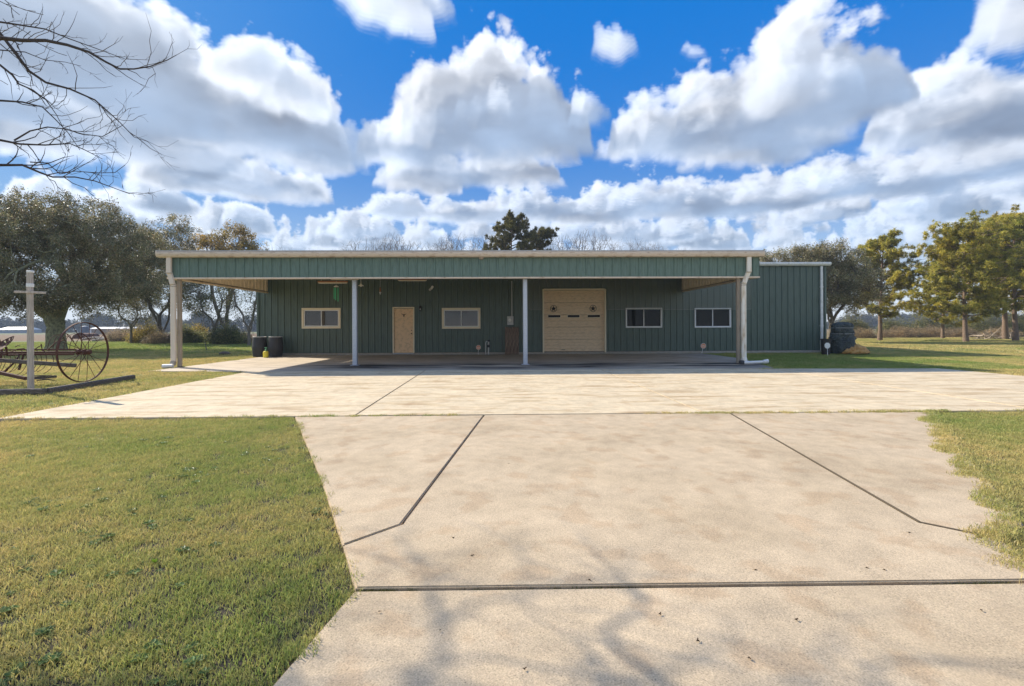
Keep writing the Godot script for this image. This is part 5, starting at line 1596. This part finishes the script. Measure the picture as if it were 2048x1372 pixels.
	var plain := func(_p: Vector3) -> Color: return Color.WHITE
	base = at(1018, 690, 55.0); base.y = land(base.x, base.z)
	pine("dark spreading pine rising alone behind the middle of the roof", base, 14.2, 3.0, 0.50, Vector3(0.5, 0, 0), dark_tufts, plain, "", 0.8)
	# a long side limb of it, reaching right
	base = at(1046, 690, 57.0); base.y = land(base.x, base.z)
	pine("smaller dark pine leaning right out of the lone pine behind the roof", base, 13.3, 2.2, 0.60, Vector3(2.6, 0, 0), dark_tufts, plain, "", 0.5)
	# oak beyond the right end of the building
	base = at(1663, 690, 38.0); base.y = land(base.x, base.z)
	lobes = [[base + Vector3(-0.6, 5.2, 0), Vector3(3.5, 2.8, 3.0), 2.6], [base + Vector3(-3.6, 6.0, 0), Vector3(2.4, 1.9, 2.2), 1.2], [base + Vector3(-0.2, 6.6, 0), Vector3(2.2, 1.6, 2.0), 1.0], [base + Vector3(2.0, 4.2, 0.3), Vector3(2.0, 2.2, 2.0), 1.0]]
	t = tree("oak_tree", "dense olive oak rising behind the right end of the building", "tree", base, lobes, {"tips": 520, "base": 0.22, "fork": 1.7, "limbs": 4, "tip": 0.008, "frac": 0.5, "wob": 0.05, "expo": 0.48, "shell": 0.35}, M.bark_oak)
	foliage(t[0], "crown", t[1], 9, 0.45, [0.85, 1.3], oak_leaf, M.leaf_oak, oak_tint)
	# the pines on the right
	var warm := func(p: Vector3) -> Color:
		var k := wob.get_noise_3dv(p * 0.8)
		return Color(1.0 + 0.3 * k, 1.0 + 0.22 * k, 1.0)
	for q in [[1760, 683, 42.0, 467, 2.5, 0.24, "straight pale-trunked pine nearest the right end of the building", 1.0], [1886, 679, 48.0, 520, 2.6, 0.18, "lower pine with a dark leaning trunk, second from the building", 0.8], [1931, 685, 36.5, 452, 3.3, 0.24, "wide pine with a stout brown trunk in the middle of the right lawn", 1.3], [2010, 679, 43.0, 425, 3.3, 0.24, "tall pine with a dark trunk behind the brush pile", 1.2], [2030, 682, 39.0, 436, 3.2, 0.26, "tall pine with a pale trunk at the right edge, beside the brush pile", 1.1], [2110, 682, 40.0, 400, 3.4, 0.36, "tallest pine reaching in at the far right edge", 1.1]]:
		base = at(q[0], q[1], q[2]); base.y = land(base.x, base.z)
		var h: float = (650.0 - q[3]) / 967.0 * q[2] + 1.31 - base.y
		var hue := rf(0.0, 1.0)
		var own := func(p: Vector3) -> Color:
			var c2: Color = warm.call(p)
			return Color(c2.r * lerpf(0.98, 1.30, hue), c2.g * lerpf(1.02, 1.14, hue), c2.b)
		pine(q[6], base, h, q[4], q[5], Vector3(rf(-0.5, 0.5), 0, rf(-0.3, 0.3)), tufts, own, "pines on the right lawn", q[7])
func build_brush():
	var wob := FastNoiseLite.new(); wob.seed = 19; wob.frequency = 0.5
	var tint := func(p: Vector3) -> Color:
		var k := wob.get_noise_3dv(p)
		return Color(1.0 + 0.4 * k, 1.0 + 0.3 * k, 1.0 + 0.2 * k)
	var olive := [leaf_cluster(14, 0.32, 0.11, 0.06, [Color(0.20, 0.21, 0.08), Color(0.28, 0.26, 0.11), Color(0.15, 0.17, 0.07), Color(0.36, 0.31, 0.14)])]
	var yellow := [leaf_cluster(14, 0.32, 0.11, 0.06, [Color(0.46, 0.34, 0.08), Color(0.34, 0.28, 0.08), Color(0.52, 0.38, 0.12)])]
	var straw := [leaf_cluster(14, 0.34, 0.16, 0.03, [Color(0.44, 0.33, 0.19), Color(0.34, 0.26, 0.15), Color(0.54, 0.41, 0.24), Color(0.26, 0.21, 0.13)])]
	# px, base row, distance, width, height, kind, label
	var list := [
		[248, 683, 52.0, 3.6, 1.5, straw, "low tangled grey brush right of the hay rake wheel"], [290, 684, 47.0, 3.0, 2.1, yellow, "yellow leaved bush between the big oak and the left post"], [318, 686, 43.0, 2.4, 1.3, straw, "brown tangled thicket at the foot of the slim oak stems"],
		[375, 686, 45.0, 2.6, 1.9, olive, "olive bush just right of the left post"], [398, 685, 47.0, 2.0, 2.0, yellow, "yellow bush under the carport's left side"], [452, 688, 41.0, 2.8, 2.1, olive, "dense leafy bush around the trunks left of the barrels"], [488, 687, 43.0, 1.6, 1.2, straw, "dry brush beside the building's left corner"],
		[1700, 676, 52.0, 4.2, 2.9, olive, "grey green bush behind the covered mower"], [1722, 680, 50.0, 3.0, 1.0, straw, "tall tan grass clump behind the covered mower"], [1790, 677, 56.0, 4.4, 2.6, olive, "olive bush between the first two pine trunks"], [1800, 680, 53.0, 4.6, 1.3, straw, "wide tan grass bank between the first two pine trunks"],
		[1850, 678, 58.0, 4.4, 3.3, olive, "tall grey green bush left of the dark leaning pine trunk"], [1860, 680, 54.0, 4.2, 1.4, straw, "tan grass bank left of the dark leaning pine trunk"], [1915, 679, 58.0, 4.2, 2.6, olive, "bush between the leaning pine and the stout pine"], [1920, 680, 55.0, 3.6, 1.2, straw, "tan grass behind the stout pine trunk"], [1975, 678, 56.0, 4.6, 3.4, olive, "dark bush behind the brush pile"], [2040, 678, 55.0, 4.6, 3.6, olive, "dark bush at the right edge behind the pines"], [2000, 680, 52.0, 4.2, 1.0, straw, "tan grass around the brush pile"],
	]
	for q in list:
		var base := at(q[0], q[1], q[2]); base.y = land(base.x, base.z)
		var root := thing("grass_clump" if q[5] == straw and q[0] > 1000 else "bush", q[6], "tall grass" if q[5] == straw and q[0] > 1000 else "bush", base)
		var wood := MB.new(); var tips := []
		var n := int(90 * q[3] / 3.0)
		for k in n:
			var a := rf(0, TAU); var r: float = sqrt(rng.randf()) * q[3] * 0.5
			var foot := base + Vector3(cos(a) * r * 0.7, 0.0, sin(a) * r * 0.6)
			var hh: float = q[4] * sqrt(maxf(0.08, 1.0 - pow(r / (q[3] * 0.52), 2.0))) * rf(0.55, 1.08)
			var e := foot + Vector3(cos(a) * r * 0.35 + rf(-0.3, 0.3), hh, rf(-0.3, 0.3))
			limb(wood, bend(foot, e, Vector3.UP, 0.05, 3), 0.016, 0.006)
			for j in 3: tips.append([foot.lerp(e, rf(0.25, 1.0)), Vector3.UP])
		part(root, "stems", wood, M.bark_twig)
		foliage(root, "leaves", tips, 3, 0.32, [0.7, 1.2], q[5], M.leaf_brush, tint)
	# the pile of grey branches under the right pines
	var base := at(1985, 676, 44.0); base.y = land(base.x, base.z)
	var pile := thing("brush_pile", "pile of bare grey cut branches under the right pines", "branch pile", base)
	for k in 34:
		var mb := MB.new()
		var p := base + Vector3(rf(-1.6, 1.6), rf(0.05, 0.45), rf(-0.6, 0.6))
		var d := Vector3(rf(-1, 1), rf(-0.1, 0.55), rf(-0.5, 0.5)).normalized() * rf(0.5, 1.3)
		var pts := bend(p - d, p + d, (d + rdir() * 0.4).normalized(), 0.06, 4)
		for w in pts.size(): pts[w].y = maxf(pts[w].y, base.y + 0.03)
		mb.tube(pts, [0.05, 0.045, 0.035, 0.028, 0.016], 5)
		part(pile, "branch", mb, M.pale_log)
	# far tree line: reads as one mass
	var far := []
	for k in 3: far.append(leaf_cluster(60, 1.0, 0.55, 0.32, [Color(0.075, 0.085, 0.05), Color(0.10, 0.10, 0.06), Color(0.06, 0.07, 0.045), Color(0.13, 0.115, 0.08)]))
	var bufs := [PackedFloat32Array(), PackedFloat32Array(), PackedFloat32Array()]
	var hn := FastNoiseLite.new(); hn.seed = 77; hn.frequency = 0.03; hn.fractal_octaves = 3
	var x := -420.0
	while x < 330.0:
		var zz := -285.0 + 14.0 * hn.get_noise_1d(x + 500.0)
		var h := 6.8 + 6.0 * hn.get_noise_1d(x * 1.3) + rf(-0.6, 0.8)
		if x > -262.0 and x < -205.0: h += 2.0
		var y := 0.0
		while y < h:
			var s := rf(1.1, 1.9)
			var g := rf(0.8, 1.2)
			put(bufs[rng.randi() % 3], Basis(rdir(), rf(0, TAU)).scaled(Vector3(s, s, s)), Vector3(x + rf(-1.6, 1.6), land(x, zz) + y, zz + rf(-3, 3)), Color(g, g, g))
			y += 0.85
		x += 1.0
	var line := thing("tree_line", "", "")
	line.remove_meta("label"); line.remove_meta("category"); stuff(line)
	for k in 3: stuff(copies(line, "foliage", far[k], M.leaf_far, bufs[k], true))
func build_near_tree():
	# the bare tree whose trunk stands out of the picture on the left, its boughs reaching in overhead
	var base := Vector3(-8.6, -0.05, -4.6)
	var root := thing("bare_tree", "leafless tree whose thin boughs reach in at the upper left", "tree", base)
	var trunk := MB.new()
	trunk.tube([base, base + Vector3(0.1, 1.2, 0), base + Vector3(0.25, 2.4, -0.1), base + Vector3(0.3, 4.2, 0.0), base + Vector3(0.5, 6.5, 0.1)], [0.26, 0.20, 0.18, 0.14, 0.07], 12)
	part(root, "trunk", trunk, M.bark_near)
	# boughs as measured points [px, row], distance
	var boughs := [
		[[[0, 76], [45, 81], [92, 81], [135, 90], [178, 104], [212, 124], [240, 138], [268, 138], [300, 133], [335, 120], [353, 110]], 4.6, 5.0, 0.020, 0.003],
		[[[0, 66], [28, 102], [58, 142], [92, 165], [140, 178], [190, 200], [218, 225], [240, 245], [268, 274], [298, 284]], 4.9, 5.5, 0.018, 0.002],
		[[[0, 130], [25, 150], [38, 168], [66, 180], [92, 200], [112, 228], [130, 262]], 4.4, 4.7, 0.011, 0.002],
		[[[0, 280], [40, 288], [90, 290], [140, 287], [170, 300], [205, 318]], 3.3, 3.7, 0.008, 0.002],
		[[[0, 201], [45, 204], [85, 214], [110, 238], [135, 264], [160, 300]], 3.9, 4.1, 0.008, 0.002],
		[[[28, 281], [60, 262], [95, 254], [130, 258], [165, 268], [205, 273], [232, 258], [246, 250]], 3.36, 3.6, 0.0055, 0.002],
		[[[0, 330], [45, 330], [80, 345], [105, 354], [150, 354], [190, 362], [225, 375], [260, 388]], 3.2, 3.7, 0.009, 0.002],
		[[[60, 324], [95, 326], [120, 348], [150, 342], [195, 346], [230, 345], [250, 330]], 3.3, 3.6, 0.004, 0.002],
		[[[0, 44], [40, 50], [90, 58], [140, 78], [190, 96], [250, 118], [300, 120]], 5.2, 5.6, 0.010, 0.002],
		[[[0, 100], [50, 104], [90, 120], [130, 124], [162, 132]], 5.0, 5.2, 0.006, 0.002],
	]
	var wood := MB.new()
	var twigs := MB.new()
	for b in boughs:
		var pts := []; var rad := []
		var n: int = b[0].size()
		var first := at(b[0][0][0], b[0][0][1], b[1])
		# back to the trunk
		var stem := base + Vector3(0.28, clampf(first.y - 0.5 - 0.10 * (first.x - base.x), 1.9, 5.6), 0)
		if b[0][0][0] == 0:
			stem.y = lerpf(stem.y, 3.6, 0.45)
			for k in 6:
				var off := Vector3(0, 0.22 * sin(PI * k / 6.0), 0) + (rdir() * Vector3(0.05, 0.13, 0.22) if k > 0 else Vector3.ZERO)
				pts.append(stem.lerp(first, k / 6.0) + off); rad.append(lerpf(b[3] * 1.8, b[3] * 1.05, k / 6.0))
		for k in n:
			var f := float(k) / (n - 1)
			pts.append(at(b[0][k][0], b[0][k][1], lerpf(b[1], b[2], f))); rad.append(lerpf(b[3], b[4], pow(f, 0.8)))
		wood.tube(pts, rad, 7)
		# side twigs, mostly upright, each with finer ones
		for k in range(1, pts.size() - 1):
			for j in 2:
				var p: Vector3 = pts[k].lerp(pts[k + 1], rf(0.1, 0.9))
				var along: Vector3 = (pts[k + 1] - pts[k]).normalized()
				var up := Vector3(0, 1.0 if rng.randf() < 0.68 else -0.7, 0)
				var d := (along * rf(0.25, 1.0) + up * rf(0.4, 1.0) + rdir() * 0.45).normalized()
				var len := rf(0.12, 0.42) * (1.25 if b[3] > 0.015 else 0.8)
				var tp := bend(p, p + d * len + Vector3(0, 0.12 * len, 0), (d + along * 0.5).normalized(), 0.05, 4)
				var r0 := minf(0.0042, rad[k] * 0.55)
				twigs.tube(tp, [r0, r0 * 0.85, r0 * 0.7, r0 * 0.55, 0.0010], 4)
				for w in rng.randi_range(0, 3):
					var q: Vector3 = tp[rng.randi_range(1, 3)]
					var e := q + (d + rdir() * 0.9).normalized() * len * rf(0.2, 0.5)
					twigs.tube(bend(q, e, d, 0.05, 2), [0.0018, 0.0015, 0.0009], 3)
	# the rest of the crown above and beside the picture, which throws the soft shadows on the drive
	var tips := []
	var targets := in_lobes([[base + Vector3(1.6, 5.2, -1.3), Vector3(1.5, 0.9, 1.3), 1.0], [base + Vector3(-1.0, 5.8, 0), Vector3(2.6, 2.0, 2.2), 0.5]], 230, 0.2)
	var ok := []
	for p in targets:
		ok.append(p)
	grow(twigs, tips, ok, base + Vector3(0.3, 4.2, 0), Vector3(0.4, 0.9, 0).normalized(), 0.032, {"tip": 0.0045, "frac": 0.45, "wob": 0.05, "expo": 0.4, "base": 0.032, "total": float(ok.size())})
	part(root, "bough", wood, M.bark_near)
	stuff(part(root, "twigs", twigs, M.bark_near))

# ---------------------------------------------------------------- grass
func grass_tuft(n: int, r: float, h: float, w: float) -> ArrayMesh:
	var mb := MB.new()
	for k in n:
		var a := rf(0, TAU)
		var p := Vector3(cos(a), 0, sin(a)) * r * sqrt(rng.randf())
		var lean := Vector3(rf(-1, 1), 0, rf(-1, 1)) * rf(0.5, 1.7)
		var l := h * rf(0.5, 1.15)
		var m := p + (Vector3.UP + lean * 0.35).normalized() * l * 0.55
		var e := m + (Vector3.UP * 0.55 + lean).normalized() * l * 0.6
		var s := Vector3(rf(-1, 1), 0, rf(-1, 1)).normalized() * w * 0.5
		var g := rf(0.72, 1.28)
		mb.col = Color(g * rf(0.92, 1.10), g, g * rf(0.8, 1.1))
		var nn := ((e - p).cross(s)).normalized()
		var k0 := mb.v.size()
		for q in [p - s, p + s, m + s * 0.8, m - s * 0.8, e]:
			mb.v.append(q); mb.n.append(nn); mb.c.append(mb.col)
		mb.idx.append_array(PackedInt32Array([k0, k0 + 1, k0 + 2, k0, k0 + 2, k0 + 3, k0 + 3, k0 + 2, k0 + 4]))
	return mb.mesh()
func on_slab(p: Vector2) -> bool:
	for s in slabs:
		if Geometry2D.is_point_in_polygon(p, s): return true
	return p.y < WALL + 0.03 and p.x > -11.56 and p.x < 15.98 and p.y > WALL - 19.2
func build_grass():
	var near := []; var mid := []; var far := []
	for k in 3:
		near.append(grass_tuft(34, 0.065, 0.034, 0.0040))
		mid.append(grass_tuft(30, 0.12, 0.050, 0.009))
		far.append(grass_tuft(26, 0.30, 0.07, 0.026))
	# x range, z range, tufts per square metre, meshes, scale
	var fields := [
		[-4.6, -0.6, -7.6, -1.2, 640, near], [2.2, 8.2, -7.6, -1.6, 560, near], [-9.5, -4.6, -7.6, -4.0, 420, near], [-7.5, -4.6, -4.0, -1.0, 300, near], [-13.0, -9.5, -7.6, -5.0, 85, mid], [8.2, 12.0, -7.6, -3.0, 300, near],
		[-22.0, -7.2, -24.0, -7.2, 85, mid], [8.0, 24.0, -24.0, -13.4, 95, mid], [13.0, 18.0, -14.5, -8.0, 85, mid],
		[-54.0, -11.4, -52.0, -24.0, 13, far], [-32.0, -22.0, -24.0, -10.0, 13, far], [15.0, 62.0, -52.0, -24.0, 12, far], [24.0, 38.0, -24.0, -10.0, 12, far],
	]
	var edge := FastNoiseLite.new(); edge.seed = 5; edge.frequency = 0.35
	var bufs := []
	for k in 9: bufs.append(PackedFloat32Array())
	for f in fields:
		var area: float = (f[1] - f[0]) * (f[3] - f[2])
		var set_: int = 0 if f[5] == near else (1 if f[5] == mid else 2)
		for k in int(area * f[4]):
			var x := rf(f[0], f[1]); var z := rf(f[2], f[3])
			# leave out what is well outside the view
			if x > 1.08 * -z + 4.0 or x < 1.05 * z - 4.5: continue
			var lift := 0.0
			if on_slab(Vector2(x, z)):
				# runners of grass creep over the edges, most of all on the right
				var creep := 0.012
				if x > 2.0 and x < 7.0 and z > -7.3:
					creep = 0.21 + 0.24 * (edge.get_noise_2d(x * 2.0, z * 7.0) + 0.45 * edge.get_noise_2d(x * 9.0, z * 30.0))
				if creep < 0.0 or on_slab(Vector2(x + creep, z)) and on_slab(Vector2(x - creep, z)) and on_slab(Vector2(x, z + minf(creep, 0.03))) and on_slab(Vector2(x, z - minf(creep, 0.03))): continue
				lift = 0.03
			var g := clampf(lawn_mix(x, z) + rf(-0.30, 0.30), 0.0, 1.0)
			if z < -24.0 and x > 0.0: g *= 0.9
			var s := rf(0.75, 1.2)
			var hs := s * rf(0.8, 1.2)
			put(bufs[set_ * 3 + rng.randi() % 3], Basis(Vector3.UP, rf(0, TAU)).scaled(Vector3(s, hs, s)), Vector3(x, land(x, z) + 0.002 + lift, z), lawn_color(g) * rf(0.85, 1.15))
	# tufts in the joints of the drive
	for q in [[[-0.90, 2.97], [-0.72, 3.20], 26], [[-0.97, 2.90], [-0.86, 3.02], 22], [[-0.72, 2.44], [-0.42, 2.435], 60], [[-0.2, 2.43], [0.5, 2.42], 26], [[2.2, 2.41], [2.62, 2.40], 50], [[0.4, 2.425], [0.75, 2.42], 22], [[3.1, 5.4], [2.8, 3.3], 34], [[2.78, 3.12], [2.81, 2.88], 14], [[-3.0, 7.24], [6.4, 7.18], 130], [[-7.6, 14.75], [-6.9, 14.78], 50]]:
		for k in q[2]:
			var f := rng.randf()
			var p := Vector3(lerpf(q[0][0], q[1][0], f) + rf(-0.012, 0.012), -0.02, -lerpf(q[0][1], q[1][1], f) + rf(-0.012, 0.012))
			var s := rf(0.25, 0.55)
			put(bufs[rng.randi() % 3], Basis(Vector3.UP, rf(0, TAU)).scaled(Vector3(s, s * 1.3, s)), p, Color(0.20, 0.155, 0.07).lerp(Color(0.10, 0.13, 0.03), rng.randf()))
	var root := thing("grass", "", "")
	root.remove_meta("label"); root.remove_meta("category"); stuff(root)
	for k in 9:
		stuff(copies(root, ["near_blades", "lawn_blades", "far_blades"][k / 3], [near, mid, far][k / 3][k % 3], M.blade, bufs[k], true))
	# broad leaved weeds in the lawn
	var rosette := MB.new()
	for k in 9:
		var a := TAU * k / 9.0 + rf(-0.2, 0.2)
		var d := Vector3(cos(a), 0, sin(a)); var s := Vector3(-d.z, 0, d.x)
		var l := rf(0.05, 0.09)
		rosette.col = Color(0.17, 0.25, 0.09) * rf(0.8, 1.25)
		var tip := d * l + Vector3(0, rf(0.01, 0.035), 0); var m := d * l * 0.55 + Vector3(0, 0.028, 0)
		rosette.tri(Vector3(0, 0.008, 0), m + s * l * 0.22, tip); rosette.tri(Vector3(0, 0.008, 0), tip, m - s * l * 0.22)
	var rm := rosette.mesh()
	var buf := PackedFloat32Array()
	for q in [[-2.9, 4.6, 0.5, 26], [-2.3, 5.2, 0.5, 18], [-3.4, 3.9, 0.35, 12], [-2.5, 3.3, 0.35, 12], [-1.9, 2.75, 0.3, 10], [-1.25, 3.5, 0.35, 12], [-2.2, 2.1, 0.25, 10], [-1.3, 2.0, 0.25, 10], [-1.9, 1.9, 0.2, 8], [-3.9, 5.9, 0.7, 20], [-1.0, 3.9, 0.3, 8], [5.3, 5.9, 0.6, 14], [4.5, 3.9, 0.4, 8], [-2.6, 2.6, 0.5, 14]]:
		for k in q[3]:
			var p := Vector3(q[0] + rng.randfn() * q[2] * 0.6, 0, -q[1] + rng.randfn() * q[2] * 0.5)
			if on_slab(Vector2(p.x, p.z)): continue
			p.y = land(p.x, p.z) + 0.012
			var s := rf(0.24, 0.60)
			put(buf, Basis(Vector3.UP, rf(0, TAU)).scaled(Vector3(s, s, s)), p, Color(1, 1, 1) * rf(0.8, 1.2))
	var weeds := copies(self, "broadleaf_weeds", rm, M.blade, buf, true)
	stuff(weeds)
	# a bright young weed and a few dead leaves
	var wp := at(310, 1106, 2.80); wp.y = -0.03
	var mb := MB.new()
	for k in 9:
		var a := TAU * k / 9.0
		var d := Vector3(cos(a) * 0.6, 1.0, sin(a) * 0.6).normalized(); var s := Vector3(-sin(a), 0, cos(a))
		mb.col = Color(0.17, 0.30, 0.03)
		var l := rf(0.03, 0.055)
		mb.tri(wp, wp + d * l * 0.6 + s * 0.006, wp + d * l); mb.tri(wp, wp + d * l, wp + d * l * 0.6 - s * 0.006)
	tag(part(self, "weed", mb, M.blade, wp), "single bright green weed in the middle of the near left lawn", "weed")
	var leaf := leaf_cluster(3, 0.010, 0.030, 0.013, [Color(0.06, 0.038, 0.02), Color(0.10, 0.06, 0.03)])
	buf = PackedFloat32Array()
	for q in [[945, 1111], [1018, 928], [1770, 1155], [1735, 1150], [880, 1260], [905, 1075], [660, 967], [1320, 1235], [1593, 1252], [1510, 1150], [1818, 1079], [760, 1220], [1050, 1340], [1395, 1290], [1875, 790], [367, 814], [1500, 1330], [1960, 1240], [1180, 1165], [640, 1220]]:
		var v: float = 654.0 - q[1]
		var p := at(q[0], q[1], -1.31 * 967.0 / v); p.y = 0.006
		var ls := rf(0.45, 0.9)
		put(buf, Basis(Vector3.UP, rf(0, TAU)).scaled(Vector3(ls, ls * 0.25, ls)), p, Color(1, 1, 1))
	stuff(copies(self, "fallen_leaves", leaf, M.blade, buf, true))

func _ready():
	rng.seed = 20240117
	var cam := Camera3D.new(); cam.name = "camera"; add_child(cam)
	cam.projection = Camera3D.PROJECTION_FRUSTUM
	cam.near = 0.1; cam.far = 3000.0
	cam.size = 0.1 * 1372.0 / 967.0
	cam.frustum_offset = Vector2(0, -0.1 * 32.0 / 967.0)
	cam.position = Vector3(0, 1.31, 0)
	cam.rotation = Vector3(0, -0.025, -0.0045)
	var env := Environment.new()
	env.background_mode = Environment.BG_SKY
	var sky := PanoramaSkyMaterial.new()
	sky.panorama = ImageTexture.create_from_image(make_sky())
	sky.energy_multiplier = 1.06 / EXPOSURE
	env.sky = Sky.new(); env.sky.sky_material = sky
	env.tonemap_mode = Environment.TONE_MAPPER_LINEAR
	env.tonemap_exposure = EXPOSURE
	env.fog_enabled = true; env.fog_density = 0.0006; env.fog_light_color = Color(0.80, 0.87, 0.96)
	env.sdfgi_enabled = true; env.ssao_enabled = true; env.ssil_enabled = true
	var we := WorldEnvironment.new(); we.environment = env; we.name = "environment"; add_child(we)
	var sun := DirectionalLight3D.new(); sun.name = "sun"; add_child(sun)
	sun.light_energy = 1.45; sun.light_color = Color(1.0, 0.955, 0.88); sun.light_angular_distance = 0.5
	sun.shadow_enabled = true; sun.sky_mode = DirectionalLight3D.SKY_MODE_LIGHT_ONLY
	sun.basis = Basis.looking_at(-sun_dir)
	make_materials()
	build_ground()
	build_concrete()
	build_building()
	build_carport()
	build_wall_things()
	build_hanging()
	build_yard_things()
	build_cross()
	build_rake()
	build_far_things()
	build_trees()
	build_brush()
	build_near_tree()
	build_grass()
